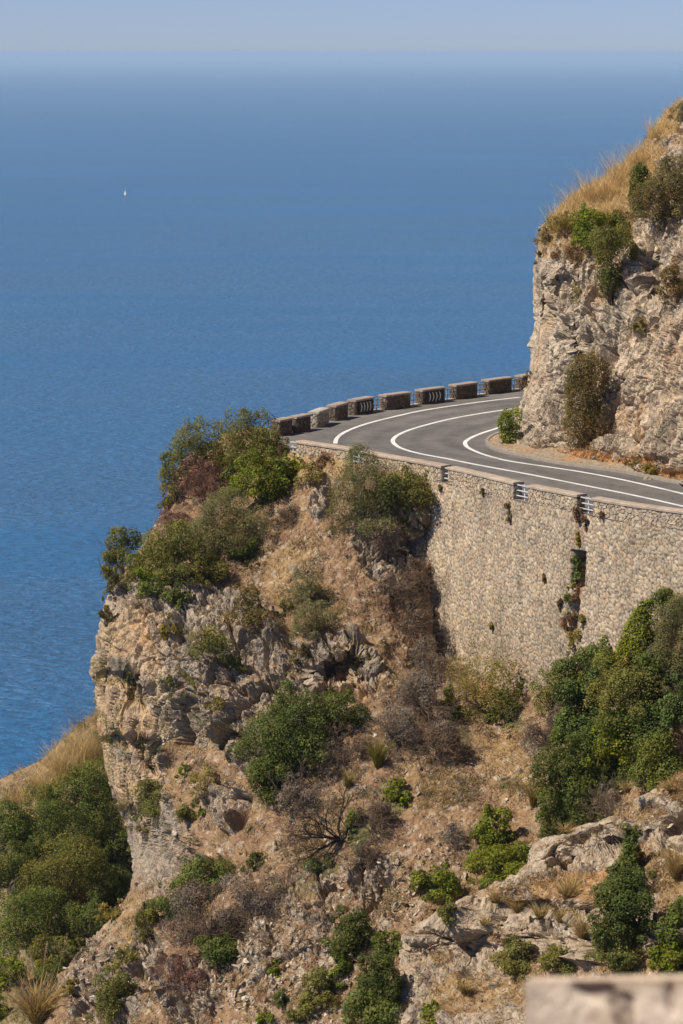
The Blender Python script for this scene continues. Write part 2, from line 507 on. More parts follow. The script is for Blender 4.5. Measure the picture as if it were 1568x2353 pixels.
def ground_colour(P, rock, tan, pale, straw, seed=0, orange=None, green=None, up=None):
    n = fbm(P * .45, 4, 51 + seed); n2 = fbm(P * 1.7, 4, 52 + seed); n3 = fbm(P * 6, 3, 53 + seed)
    rc = lerp(np.broadcast_to(GREYROCK, P.shape), TANROCK, np.clip(tan + .45 * n + .25 * n2, 0, 1))
    rc = lerp(rc, PALEROCK, np.clip(pale + .5 * n2 + .35 * n3, 0, 1) * .85)
    rc = lerp(rc, (.15, .13, .115), sm(.18, .5, n2 + .5 * n) * .45)               # grey lichen and water streaks
    streak = fbm(P * np.array([2.2, 2.2, .16]), 3, 58 + seed)
    rc = rc * (1 + .30 * streak)[..., None]
    sc = lerp(np.broadcast_to(SOIL, P.shape), SOIL2, np.clip(.5 + .9 * n2, 0, 1))
    sc = lerp(sc, STRAW, np.clip(straw + .55 * n, 0, 1) * .8)
    _, _, c2 = worley(P * 4.2, 42); _, _, c1 = worley(P * 1.6, 41)
    sc = lerp(sc, PALEROCK, sm(.78, .97, c2) * .55)
    if orange is not None: sc = lerp(sc, ORANGE, np.clip(orange * (1 + .8 * n2), 0, 1))
    if green is not None: sc = lerp(sc, (.13, .15, .045), np.clip(green * (1 + n2), 0, 1))
    if up is not None: rock = rock - .50 * sm(.42, .80, up)
    j1, j2, _ = worley((P + .5 * np.stack([noise3(P * .6, 1), noise3(P * .6 + 9, 2), noise3(P * .6 + 5, 3)], -1)) * np.array([1.1, 1.1, .5]), 55 + seed)
    rc = rc * (1 - .42 * sm(.07, .0, j2 - j1))[..., None]                                # dirt lodged in the joints
    k = sm(.36, .58, rock + .10 + .62 * n2 + .36 * n3 + .25 * n)
    return lerp(sc, 0, k) * 1.0 + rc * k[..., None], k

# ---- the headland below the road
A_XL = [(985, 560), (1000, 520), (1040, 440), (1080, 402), (1190, 367), (1240, 335), (1290, 305), (1330, 262), (1400, 246), (1450, 231), (1500, 224), (1550, 217), (1620, 222),
        (1700, 236), (1800, 254), (1850, 270), (1900, 290), (1950, 303), (2000, 306), (2045, 300), (2080, 280), (2130, 237), (2200, 182), (2260, 135), (2352, 92), (2500, 20), (2660, -60)]
A_D = TPS([(560, 1000, 133.5), (670, 1050, 127.8), (810, 1085, 124.8), (930, 1130, 121.6), (985, 1250, 121.4), (985, 1420, 121.0), (1000, 1500, 120.2), (1190, 1560, 117.2), (1300, 1490, 114.8), (1500, 1400, 110.6),
           (1600, 1400, 108.6), (1900, 1400, 103), (380, 1080, 131), (365, 1190, 128.5), (258, 1330, 126.5), (230, 1450, 125), (222, 1600, 124.5), (255, 1800, 124.3), (300, 1950, 124), (600, 1150, 126),
           (700, 1250, 122.7), (600, 1350, 121.8), (800, 1350, 119.8), (500, 1450, 120), (400, 1500, 120.6), (700, 1500, 117.6), (850, 1480, 117.4), (400, 1700, 119.5), (600, 1650, 116.2),
           (800, 1620, 115), (950, 1600, 115.2), (400, 1900, 118), (600, 1900, 112.8), (800, 1900, 110), (1000, 1800, 111), (1200, 1750, 111.5), (1000, 1950, 108), (1200, 1900, 108.3), (1400, 1650, 108.2),
           (1500, 1600, 107), (1560, 1750, 105.5), (1400, 1850, 106.3), (1700, 1700, 104), (300, 2100, 114), (500, 2150, 109.3), (700, 2150, 106.3), (900, 2150, 105), (1000, 2150, 104.4), (200, 2300, 111),
           (400, 2330, 107.2), (600, 2340, 104.4), (800, 2340, 102.8), (1000, 2340, 101.3), (1600, 2340, 97), (1800, 2340, 95), (600, 2600, 98.5), (1500, 2600, 92), (0, 2500, 110), (1800, 1900, 101)])
FOOT = [(900, 1480), (985, 1490), (1010, 1528), (1190, 1566), (1290, 1495), (1330, 1462), (1400, 1425), (1568, 1400), (1900, 1380)]
TOPL = [(0, 0), (560, 900), (640, 1010), (680, 1040), (818, 1058), (990, 1098), (1000, 1400), (1190, 1480), (1300, 1400), (1568, 1330), (1900, 1300)]

def A_depth(X, Y):
    d = A_D(X, Y)
    d = d + 2.6 * sm(985, 1000, X) * sm(-2, -16, Y - interp(FOOT, X))
    # overhang: long hollows in the seaward face
    hollow = blobs(X, Y, [(285, 1555, 52, 26, 1), (330, 1600, 36, 40, .8), (300, 1700, 60, 22, .9), (350, 1735, 30, 40, .7), (300, 1868, 40, 20, 1)])
    d = d + 1.7 * hollow
    d = d + 1.5 * blobs(X, Y, [(772, 1538, 30, 34, 1), (802, 1518, 30, 22, .8)])       # small cave
    return d

A_ROCK = [(300, 1600, 120, 300, 1), (470, 1470, 190, 130, .95), (640, 1570, 220, 100, .85), (790, 1540, 90, 95, 1), (905, 1225, 90, 110, .95), (745, 1140, 26, 60, .9), (350, 1920, 80, 150, 1),
          (535, 1850, 58, 62, .9), (690, 2010, 50, 50, .5), (640, 2230, 170, 150, .38), (860, 2010, 60, 70, .62), (230, 2250, 110, 120, .66), (420, 2300, 70, 110, .8), (480, 1640, 140, 90, .85), (820, 2090, 110, 60, .35),
          (330, 2180, 40, 80, .8), (575, 2150, 60, 90, .7), (1215, 1715, 30, 30, .7), (560, 1700, 60, 60, .7), (990, 1990, 60, 50, .3), (720, 2080, 90, 70, .5), (690, 1330, 40, 30, .35), (400, 1980, 60, 70, .7)]
A_TAN = [(300, 1640, 95, 260, .95), (260, 1800, 50, 150, .9), (620, 2250, 230, 160, .45), (800, 1600, 60, 70, .8), (350, 1460, 60, 60, .6)]
A_PALE = [(375, 1640, 34, 130, .55), (640, 2220, 170, 130, .5), (745, 1140, 26, 60, .8), (440, 1420, 90, 60, .35), (350, 1560, 40, 60, .3)]
A_STRAW = [(640, 1310, 90, 70, .55), (1180, 1730, 90, 110, .35), (870, 1790, 100, 90, .1), (470, 1690, 90, 40, .5), (740, 1060, 90, 50, .7), (990, 1790, 90, 60, .25), (250, 2120, 90, 50, .6)]
A_GREEN = [(905, 1815, 40, 34, .8), (815, 1890, 34, 44, .8), (735, 1985, 50, 34, .6), (1160, 1630, 44, 44, .7), (690, 2040, 60, 30, .35), (1060, 1690, 30, 30, .4)]

def A_masks(P, X, Y):
    x, y = warp(X, Y, P)
    return blobs(x, y, A_ROCK), x, y

def A_disp(P, X, Y):
    r, x, y = A_masks(P, X, Y)
    k = sm(.15, .75, r)
    smooth = blobs(X, Y, [(300, 1640, 70, 230, 1), (345, 1940, 90, 120, .9)])
    rr = rock_relief(P, 0); rr = rr - rr.mean(); rv = cliff_relief(P, 7); rv = rv - rv.mean()
    rr = rr * (1 - smooth) + smooth * .62 * rv + .6 * smooth * (.22 * ridged(P * np.array([.9, .9, .16]), 3, 91) + .10 * fbm(P * np.array([1.6, 1.6, .5]), 3, 92))
    return rr * k + soil_relief(P) * (1 - k * .7)

def A_colour(P, X, Y, up):
    r, x, y = A_masks(P, X, Y)
    c, k = ground_colour(P, r, blobs(x, y, A_TAN), blobs(x, y, A_PALE), blobs(x, y, A_STRAW), 0, None, blobs(x, y, A_GREEN), up)
    rust = sm(.15, .55, fbm(P * np.array([.7, .7, .22]), 4, 95)) * blobs(x, y, [(285, 1660, 100, 280, 1), (800, 1600, 50, 60, .8), (620, 1560, 230, 120, .5), (480, 1440, 120, 60, .5)])
    c = lerp(c, (.52, .315, .15), rust * .75)
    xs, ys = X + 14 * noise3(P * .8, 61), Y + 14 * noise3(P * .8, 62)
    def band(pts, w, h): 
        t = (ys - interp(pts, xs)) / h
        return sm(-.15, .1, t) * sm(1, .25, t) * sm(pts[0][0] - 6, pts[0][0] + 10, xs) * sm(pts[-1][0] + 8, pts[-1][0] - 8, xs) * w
    overhang_shade = np.maximum.reduce([band([(246, 1455), (275, 1510), (320, 1535), (352, 1560)], 1, 62), band([(250, 1690), (290, 1722), (330, 1735), (356, 1745)], .9, 40), band([(262, 1855), (300, 1874), (336, 1884)], 1, 30), band([(330, 1540), (350, 1590), (372, 1640)], .8, 44)])  # shade under the overhang edges, painted as dark streaky bands
    overhang_shade = overhang_shade * (.55 + .45 * sm(-.2, .3, fbm(P * np.array([2.5, 2.5, .3]), 3, 63)))
    return lerp(c, (.15, .14, .135), overhang_shade * .85)

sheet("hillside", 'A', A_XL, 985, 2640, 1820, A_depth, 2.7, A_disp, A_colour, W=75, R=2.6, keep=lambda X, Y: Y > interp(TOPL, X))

# ---- the wooded slope behind the headland's seaward face
B_XL = [(1630, 232), (1660, 195), (1700, 145), (1750, 92), (1790, 0), (1830, -90), (1900, -200), (2600, -320)]
B_D = TPS([(150, 1700, 150), (230, 1640, 152), (50, 1850, 146), (250, 1900, 146), (-200, 1900, 150), (150, 2100, 139), (50, 2200, 134), (250, 2200, 137), (50, 2340, 128), (-200, 2340, 132), (100, 2600, 120), (400, 2000, 147), (400, 1700, 154)])
sheet("hillside", 'B', B_XL, 1632, 2600, 380, B_D, 5.0, lambda P, X, Y: soil_relief(P, 3) * 1.2,
      lambda P, X, Y, up: ground_colour(P, .1 + 0 * X, 0 * X, 0 * X, .6 * sm(1900, 1700, Y), 3, None, .5 * sm(1750, 1900, Y))[0], W=60, R=3)

# ---- near ledges at the lower right
D_XL = [(1740, 1640), (1775, 1568), (1800, 1532), (1825, 1500), (1880, 1420), (1905, 1335), (1932, 1240), (1950, 1216), (1985, 1214), (2020, 1160), (2060, 1100), (2105, 985), (2130, 945), (2160, 925), (2250, 905), (2352, 880), (2640, 840)]
D_D = TPS([(1568, 1790, 98.5), (1640, 1760, 98), (1420, 1890, 99.5), (1225, 1950, 101.5), (1300, 1995, 100.6), (1240, 2040, 100.4), (1350, 2060, 97.5), (1568, 2000, 95), (1400, 2200, 93.5), (1568, 2300, 89), (1100, 2080, 103),
           (930, 2200, 103.2), (1000, 2300, 100.5), (1200, 2300, 96), (1800, 2000, 91), (1800, 2400, 84), (1200, 2600, 90), (900, 2600, 97), (1150, 2150, 100.5), (1280, 2150, 98.0)])
D_SOIL = [(1480, 1880, 60, 22, .8), (1120, 2150, 30, 20, .6), (1000, 2190, 40, 30, .5), (1380, 1925, 50, 12, .6), (1300, 2030, 120, 32, 1), (1180, 2050, 60, 22, .8), (1400, 2040, 60, 45, .9), (1560, 1800, 60, 42, 1), (1500, 1990, 70, 44, .8), (1250, 2260, 130, 60, .8), (1060, 2290, 80, 60, .8), (1130, 2230, 60, 30, .5), (1450, 2230, 80, 40, .9), (1540, 2060, 40, 90, .8)]

def D_depth(X, Y):
    d = D_D(X, Y)
    # risers of the ledges
    for pts, hgt in (([(1180, 1985), (1230, 1990), (1330, 1998), (1380, 1985), (1600, 1900)], .9), ([(900, 2100), (1060, 2075), (1180, 2085), (1290, 2105), (1400, 2110), (1600, 2090)], 1.1)):
        d = d - hgt * sm(-3, 8, Y - interp(pts, X)) + hgt * sm(40, 120, Y - interp(pts, X))
    return d

def D_disp(P, X, Y):
    x, y = warp(X, Y, P, 16)
    k = 1 - blobs(x, y, D_SOIL)
    rr = rock_relief(P, 60, (.6, .6, 1.5), .12); rr = rr - rr.mean()
    return rr * .8 * k + soil_relief(P, 60) * (1 - k * .7)

def D_colour(P, X, Y, up):
    x, y = warp(X, Y, P, 16)
    s = blobs(x, y, D_SOIL)
    c, k = ground_colour(P, 1 - .95 * s, .34 + 0 * X, .38 + 0 * X, .45 + 0 * X, 60, .35 * blobs(x, y, [(1300, 2030, 150, 40, 1), (1560, 1790, 80, 50, 1)]), None, up)
    return c
sheet("hillside", 'D', D_XL, 1745, 2640, 1820, D_depth, 2.7, D_disp, D_colour, W=26, R=1.6)

# ---- the rock bluff on the inner side of the bend
C_XL = [(60, 1760), (180, 1620), (240, 1552), (262, 1525), (300, 1500), (345, 1470), (400, 1402), (440, 1335), (470, 1295), (500, 1266), (530, 1242), (560, 1236), (640, 1226), (750, 1227), (850, 1217), (900, 1206), (935, 1193), (985, 1182), (1020, 1168), (1045, 1150), (1080, 1150), (1130, 1190)]
C_D = TPS([(1200, 1035, 130.2), (1150, 1040, 131), (1300, 1050, 128), (1400, 1064, 125.5), (1500, 1085, 122.6), (1568, 1105, 120.5), (1700, 1130, 116), (1850, 1150, 112), (1225, 640, 133.5), (1240, 540, 134.3), (1300, 470, 136.5), (1400, 400, 137), (1552, 240, 136),
           (1568, 400, 132), (1700, 250, 131), (1400, 650, 130.3), (1568, 700, 125.2), (1568, 900, 122.8), (1400, 850, 127.8), (1300, 800, 130.6), (1210, 900, 133), (1480, 520, 131.5), (1760, 60, 136), (1760, 700, 119), (1350, 540, 133.2)])
C_GRASS = [(1300, 500, 60, 50, 1), (1390, 430, 90, 75, 1), (1450, 380, 60, 60, 1), (1540, 270, 40, 50, .8), (1330, 570, 50, 40, .6), (1420, 520, 50, 60, .8), (1500, 330, 40, 40, .6), (1250, 560, 30, 26, .7)]
C_FOOT = [(1300, 1052, 120, 14, 1), (1420, 1066, 110, 16, 1), (1560, 1100, 90, 14, .9), (1220, 1040, 50, 9, .8)]

def C_depth(X, Y):
    d = C_D(X, Y)
    d = d + 1.1 * blobs(X, Y, [(1255, 690, 12, 60, .8), (1330, 770, 14, 60, .7), (1500, 640, 30, 60, .9), (1290, 655, 22, 26, .6)])
    return d

def C_disp(P, X, Y):
    x, y = warp(X, Y, P, 18)
    s = np.maximum(blobs(x, y, C_GRASS), blobs(X, Y, C_FOOT))
    return cliff_relief(P, 120) * (1 - s) + soil_relief(P, 120) * s

def C_colour(P, X, Y, up):
    x, y = warp(X, Y, P, 18)
    g = blobs(x, y, C_GRASS); f = blobs(X, Y + 6 * noise3(P * 1.1, 5), C_FOOT)
    c, k = ground_colour(P, 1 - .95 * np.maximum(g, f), .10 + .34 * blobs(x, y, [(1510, 850, 100, 160, 1), (1470, 600, 60, 80, .6), (1520, 690, 60, 50, .9)]),
                         .42 + .25 * blobs(x, y, [(1350, 780, 120, 90, 1)]), g * .9, 120, (.8 * f), None, up * .75)
    st = fbm(P * np.array([1.3, 1.3, .10]), 4, 98)
    c = c * (1 + .16 * k)[..., None] * (1 - .42 * sm(.10, .45, st) * k)[..., None]                                   # rain streaks down the face
    rs = sm(.12, .5, fbm(P * np.array([.5, .5, .16]), 4, 99)) * k * .55
    return lerp(c, (.52, .33, .18), rs)
sheet("cliff", 'C', C_XL, 70, 1128, 1860, C_depth, 2.7, C_disp, C_colour, W=70, R=3.4, nsk=18, back=1.2)
# ------------------------------------------------------------------ road
def c1(x, y): return 615.6 + x * .39262, 800.3 + y * .39262      # survey sheet 1
def c3(x, y): return 923.4 + x * .41107, 985.0 + y * .41107      # survey sheet 3

def on_road(pts, z=0.0):
    p = np.array(pts, float)
    return at_z(p[:, 0], p[:, 1], ROAD_Z + z)

def resample(P, step):
    P = np.asarray(P, float)
    # Catmull-Rom, then even spacing
    Q = np.r_[[2 * P[0] - P[1]], P, [2 * P[-1] - P[-2]]]
    out = []
    for i in range(1, len(Q) - 2):
        t = np.linspace(0, 1, 24, endpoint=False)[:, None]
        a, b, c, d = Q[i - 1], Q[i], Q[i + 1], Q[i + 2]
        out.append(.5 * (2 * b + (c - a) * t + (2 * a - 5 * b + 4 * c - d) * t ** 2 + (3 * b - a - 3 * c + d) * t ** 3))
    out = np.concatenate(out + [P[-1:]])
    s = np.r_[0, np.cumsum(np.linalg.norm(np.diff(out, axis=0), axis=1))]
    n = max(2, int(s[-1] / step) + 1)
    q = np.linspace(0, s[-1], n)
    return np.stack([np.interp(q, s, out[:, k]) for k in range(out.shape[1])], 1)

def smooth_line(P, it):
    P = P.copy()
    for _ in range(it):
        P[1:-1] = .25 * P[:-2] + .5 * P[1:-1] + .25 * P[2:]
    return P

def side(P):
    t = np.gradient(P[:, :2], axis=0); t /= np.linalg.norm(t, axis=1, keepdims=True) + 1e-9
    return np.c_[t[:, 1], -t[:, 0], 0 * t[:, 0]]          # to the right of travel

CENTRE = [c1(*p) for p in [(1475, 346), (1300, 371), (1100, 405), (950, 440), (830, 475), (755, 508), (727, 540), (752, 570), (800, 592), (900, 618), (1050, 645)]] + [c3(*p) for p in [(0, 105), (210, 165), (400, 197), (700, 252), (1000, 312), (1300, 372), (1568, 432), (1850, 500)]]
CENTRE = CENTRE[:11] + CENTRE[13:]
OUTER = [c1(*p) for p in [(1475, 285), (1300, 305), (1100, 332), (900, 363), (750, 396), (600, 433), (500, 466), (430, 499), (398, 530), (393, 556)]]
INNER = [c1(*p) for p in [(1420, 436), (1335, 468), (1250, 495), (1180, 525), (1150, 550), (1165, 577), (1220, 605), (1300, 632)]] + [c3(*p) for p in [(600, 180), (800, 210), (1000, 240), (1250, 288), (1568, 362), (1850, 432)]]
KERB = [c1(*p) for p in [(1450, 470), (1380, 488), (1325, 508), (1280, 533), (1268, 556), (1305, 592), (1400, 622)]] + [c3(*p) for p in [(640, 150), (800, 187), (1000, 217), (1250, 252), (1400, 283), (1568, 318), (1850, 385)]]

def lane_line(pts, name="lane_line"):
    P = smooth_line(resample(on_road(pts, .004), .25), 6)
    n = side(P)
    w = .10 + .012 * noise3(P * 1.5, 201)[:, None] - 0.0
    V = np.stack([P - n * w, P + n * w], 1)
    c = .80 - .30 * np.clip(fbm(P * 1.1, 4, 203) * 1.6, 0, 1)
    C = np.repeat((c[:, None] * np.array([1, .985, .94]))[:, None], 2, 1)
    return V, C

# far parapet line: near-side foot of each block (left end, right end)
FAR = [((68, 515), (139, 500)), ((165, 495), (248, 478)), ((290, 465), (355, 440)), ((395, 425), (466, 405)), ((510, 392), (616, 372)), ((690, 362), (831, 343)), ((902, 330), (1033, 312)), ((1100, 300), (1222, 283)), ((1290, 270), (1424, 252)), ((1488, 243), (1600, 225))]
FAR = [on_road([c1(*a), c1(*b)]) for a, b in FAR]
# near parapet: outer top edge of each section
CAP_NEAR = .70
NEAR = [[c1(165, 541), c1(480, 586)], [c1(552, 603), c1(780, 642), c1(1006, 683)], [c1(1074, 697), c1(1250, 737), c1(1426, 781)], [c3(690, 313), c3(990, 369)], [c3(1062, 385), c3(1300, 424), c3(1568, 459), c3(1900, 512)]]
NEAR = [at_z(np.array(s)[:, 0], np.array(s)[:, 1], ROAD_Z + CAP_NEAR) for s in NEAR]

near_line = np.concatenate(NEAR); near_line[:, 2] = ROAD_Z
far_line = np.concatenate([f for f in FAR])
far_line = np.r_[far_line + np.array([-.5, .3, 0]), [[13.5, 159, ROAD_Z], [16, 162, ROAD_Z], [19, 166, ROAD_Z], [22, 170, ROAD_Z], [26, 175, ROAD_Z], [30, 180, ROAD_Z]]]

def build_road():
    # one sheet between the two parapets, running on under the bluff
    a = smooth_line(resample(far_line, .5), 3); b = resample(near_line, .5)
    n = 220
    ia = np.linspace(0, len(a) - 1, n); ib = np.linspace(0, len(b) - 1, n)
    A = np.stack([np.interp(ia, np.arange(len(a)), a[:, k]) for k in range(3)], 1)
    B = np.stack([np.interp(ib, np.arange(len(b)), b[:, k]) for k in range(3)], 1)
    t = np.linspace(0, 1, 160)[None, :, None]
    P = A[:, None] * (1 - t) + B[:, None] * t
    # wear: darker wheel paths and a few patched strips follow the centre line
    cl = smooth_line(resample(on_road(CENTRE), .4), 6)
    d = np.full(P.shape[:2], 99.0)
    for q in cl[::2]:
        d = np.minimum(d, np.hypot(P[..., 0] - q[0], P[..., 1] - q[1]))
    base = .150 + .030 * fbm(P * .5, 4, 210) + .02 * fbm(P * np.array([2.5, 2.5, 1]), 2, 211)
    wheel = (.7 + .8 * fbm(P * .3, 2, 213)) * np.exp(-((d - .95) / .35) ** 2) + np.exp(-((d - 2.55) / .35) ** 2)
    base = base * (1 - .2 * wheel) + .012 * np.exp(-((d - 1.75) / .4) ** 2) + .02 * sm(3.6, 4.4, d)
    pw = P * np.array([.22, .22, 1]); _, _, pc = worley(pw, 215); base = base * (1 + .16 * (pc - .5))
    f1_, f2_, _ = worley(P * np.array([.45, .45, 1]) + .5 * noise3(P * .8, 216)[..., None], 217); base = base * (1 - .22 * sm(.035, 0, f2_ - f1_))
    C = base[..., None] * np.array([1.06, .97, .90])
    o = mesh_obj("road", P.reshape(-1, 3), grid_faces(*P.shape[:2]), M_ROAD, None, C.reshape(-1, 3), True, origin=np.array([5, 125, ROAD_Z]))
    tag(o, kind='structure')
    for nm, pts in (("lane_line", CENTRE), ("lane_line", OUTER), ("lane_line", INNER)):
        V, c = lane_line(pts)
        l = mesh_obj(nm, V.reshape(-1, 3), grid_faces(len(V), 2), M_PAINT, o, c.reshape(-1, 3), False)
    # rock and masonry bed that carries the road
    bed = MB()
    out = np.r_[a[6:], b[::-1][:-6]]
    cen = out.mean(0); out = out + (cen - out) * .05
    m = len(out)
    lo = out.copy(); lo[:, 2] -= 14; up_ = out.copy(); up_[:, 2] -= .25
    bed.add(np.r_[up_, lo], [(i, i + 1, m + i + 1, m + i) for i in range(m - 1)] + [(m - 1, 0, m, 2 * m - 1)], GREYROCK)
    tag(bed.build("road_bed", M_ROCK), kind='structure')
    return o
ROAD = build_road()

def build_verge():
    k = smooth_line(resample(on_road(KERB), .3), 4)
    n = -side(k)                                         # towards the bluff
    rows = [(0.0, .004), (0.0, .12), (.16, .125), (.18, .10), (.7, .10), (1.4, .16), (2.4, .3), (3.6, .55)]
    nn = smooth_line(n, 30); nn /= np.linalg.norm(nn, axis=1, keepdims=True)
    kb = MB()
    V = np.stack([k + nn * r + np.array([0, 0, z]) for r, z in rows[:4]], 1)
    C = .30 + .05 * fbm(V * 1.5, 3, 221); C = C[..., None] * np.array([1, .88, .74])
    o = mesh_obj("kerb", V.reshape(-1, 3), grid_faces(len(k), 4), M_CAP, None, C.reshape(-1, 3)); tag(o, kind='structure')
    t = np.linspace(0, 1, 26)
    R = np.interp(t, np.linspace(0, 1, 5), [.18, .7, 1.4, 2.4, 3.6]); Z = np.interp(t, np.linspace(0, 1, 5), [.09, .09, .16, .3, .5])
    V = k[:, None] + nn[:, None] * R[None, :, None]
    V[..., 2] += Z[None] + .05 * fbm(V * 1.3, 3, 222) * (t[None] > .05)
    h = noise3(V * .8, 223) + .5 * noise3(V * 2.3, 224)
    C = lerp(np.broadcast_to((.36, .285, .20), V.shape), ORANGE, sm(.05, .5, h + .5 * (t[None] - .35)) * .62)
    C = C * np.where(t[None] < .2, 1.1, 1.0)[..., None]
    o = mesh_obj("verge", V.reshape(-1, 3), grid_faces(len(k), 26), M_ROCK, None, C.reshape(-1, 3), True); tag(o, kind='structure')
build_verge()

# ------------------------------------------------------------------ masonry
PAL = [(.52, .43, .32), (.465, .385, .29), (.555, .455, .33), (.43, .36, .28), (.59, .505, .385), (.50, .40, .28), (.475, .41, .325), (.41, .335, .255), (.535, .41, .28), (.49, .415, .32)]
DARKPAL = [(.15, .122, .10), (.12, .10, .082), (.19, .15, .12), (.14, .11, .09), (.23, .195, .155)]
MORTAR = (.13, .10, .08)

def stones2d(U, V, cell, aspect, seed, pal):
    """rubble pattern: height 0..1 and colour for wall coordinates U (along) and V (up)"""
    Z = 0 * U
    Pw = np.stack([U / cell, V / (cell * aspect), Z], -1)
    Pw = Pw + .34 * np.stack([noise3(Pw * .9 + 3, seed), noise3(Pw * 1.3 + 17, seed + 1), Z], -1)
    Pw[..., 2] = .5
    i = np.floor(Pw).astype(np.int64)
    f1 = np.full(U.shape, 9.0); f2 = f1.copy(); cid = np.zeros(U.shape)
    for a in (-1, 0, 1):
        for b in (-1, 0, 1):
            x, y = i[..., 0] + a, i[..., 1] + b
            h = _h(x, y, 0 * x, seed)
            dx = x + .03 + .94 * (h & 1023) / 1023.0 - Pw[..., 0]; dy = y + .03 + .94 * ((h >> 10) & 1023) / 1023.0 - Pw[..., 1]
            d = np.sqrt(dx * dx + dy * dy) * (1 + .62 * (hf(x, y, 0 * x, seed + 8) - .5)); r = hf(x, y, 0 * x, seed + 5)
            near = d < f1
            f2 = np.where(near, f1, np.minimum(f2, d)); cid = np.where(near, r, cid); f1 = np.where(near, d, f1)
    e = f2 - f1
    hgt = sm(.0, .21, e)
    pal = np.array(pal)
    c = np.array((.985, .945, .88)) * pal[(cid * 997).astype(int) % len(pal)] * (.84 + .32 * ((cid * 131) % 1))[..., None]
    c = lerp(np.broadcast_to(MORTAR, c.shape), 0, hgt) * 1.0 + c * hgt[..., None]
    return hgt * (.55 + .45 * ((cid * 57) % 1)), c

def panel(mb, o, u, v, n, LU, LV, res, cell, seed, pal, relief, aspect=.72):
    """rubble face: origin o, unit axes u, v, outward n"""
    nu, nv = max(3, int(LU / res)), max(3, int(LV / res))
    U, V = np.meshgrid(np.linspace(0, LU, nu), np.linspace(0, LV, nv))
    h, c = stones2d(U + seed * 3.1, V + seed * 1.7, cell, aspect, 300 + seed, pal)
    e = np.minimum(np.minimum(U, LU - U), np.minimum(V, LV - V)); h = h * sm(0, .04, e)
    P = o + U[..., None] * u + V[..., None] * v + (relief * h)[..., None] * n
    mb.add(P.reshape(-1, 3), grid_faces(nv, nu), c.reshape(-1, 3))

Z3 = np.array([0, 0, 1.0])
def stone_block(mb, a, b, thick, z0, z1, seed, pal, outward, cell=.17, res=.035, relief=.03):
    """rubble block with its long side a-b on the ground, thickness to 'outward'"""
    L = np.linalg.norm((b - a)[:2]); u = (b - a) / L; u[2] = 0
    n = np.array([-u[1], u[0], 0.0])
    if n @ outward < 0: n = -n
    a0 = np.array([a[0], a[1], z0]); H = z1 - z0
    panel(mb, a0, u, Z3, -n, L, H, res, cell, seed, pal, relief)
    panel(mb, a0 + n * thick, u, Z3, n, L, H, res, cell, seed + 1, pal, relief)
    panel(mb, a0, n, Z3, -u, thick, H, res, cell, seed + 2, pal, relief)
    panel(mb, a0 + u * L, n, Z3, u, thick, H, res, cell, seed + 3, pal, relief)
    return u, n, L

def cap_slab(a, b, u, n, L, thick, z, over=.05, h=.10, col=(.40, .33, .27), seed=0):
    """concrete coping with worn, slightly uneven edges"""
    nu = max(4, int(L / .12))
    s = np.linspace(-over, L + over, nu)
    prof = [(-over, 0), (-over - .005, h * .75), (-over + .02, h), (thick * .5, h + .012), (thick + over - .02, h), (thick + over + .005, h * .75), (thick + over, 0)]
    base = np.array([a[0], a[1], z])
    V = np.stack([np.stack([base + u * q + n * r + Z3 * t for r, t in prof]) for q in s])
    V = V + .012 * np.stack([noise3(V * 2.2 + 3, 240 + seed), noise3(V * 2.2 + 9, 241 + seed), noise3(V * 1.7, 242 + seed)], -1)
    k = len(prof)
    F = list(map(tuple, grid_faces(nu, k)))
    mb = MB()
    C = np.array(col) * (1 + .22 * fbm(V * 1.6, 3, 244 + seed))[..., None]
    mb.add(V.reshape(-1, 3), F, C.reshape(-1, 3))
    for r in (0, nu - 1):
        mb.add(V[r], [(0, 1, 2, 3), (0, 3, 4, 5), (0, 5, 6, 6)], C[r])
    mb.add(np.r_[V[:, 0], V[:, -1]], [(i, i + 1, nu + i + 1, nu + i) for i in range(nu - 1)], np.r_[C[:, 0], C[:, -1]])
    return mb

FAR_LABELS = ["short dark rubble parapet block half hidden by the round tree at the road's outer bend",
              "dark rubble parapet block standing alone just right of the tree at the bend",
              "pale grey parapet block with lighter stone than all the others on the bend",
              "dark parapet block between the pale block and the smaller chevron block",
              "narrower of the two parapet blocks painted with white chevrons, left on the bend",
              "plain long dark parapet block between the two chevron blocks",
              "wider of the two chevron parapet blocks, right of the plain long one",
              "plain dark parapet block right of the wider chevron block, in mid row",
              "longest plain parapet block, last whole one before the rock bluff",
              "parapet block cut off by the left edge of the rock bluff"]

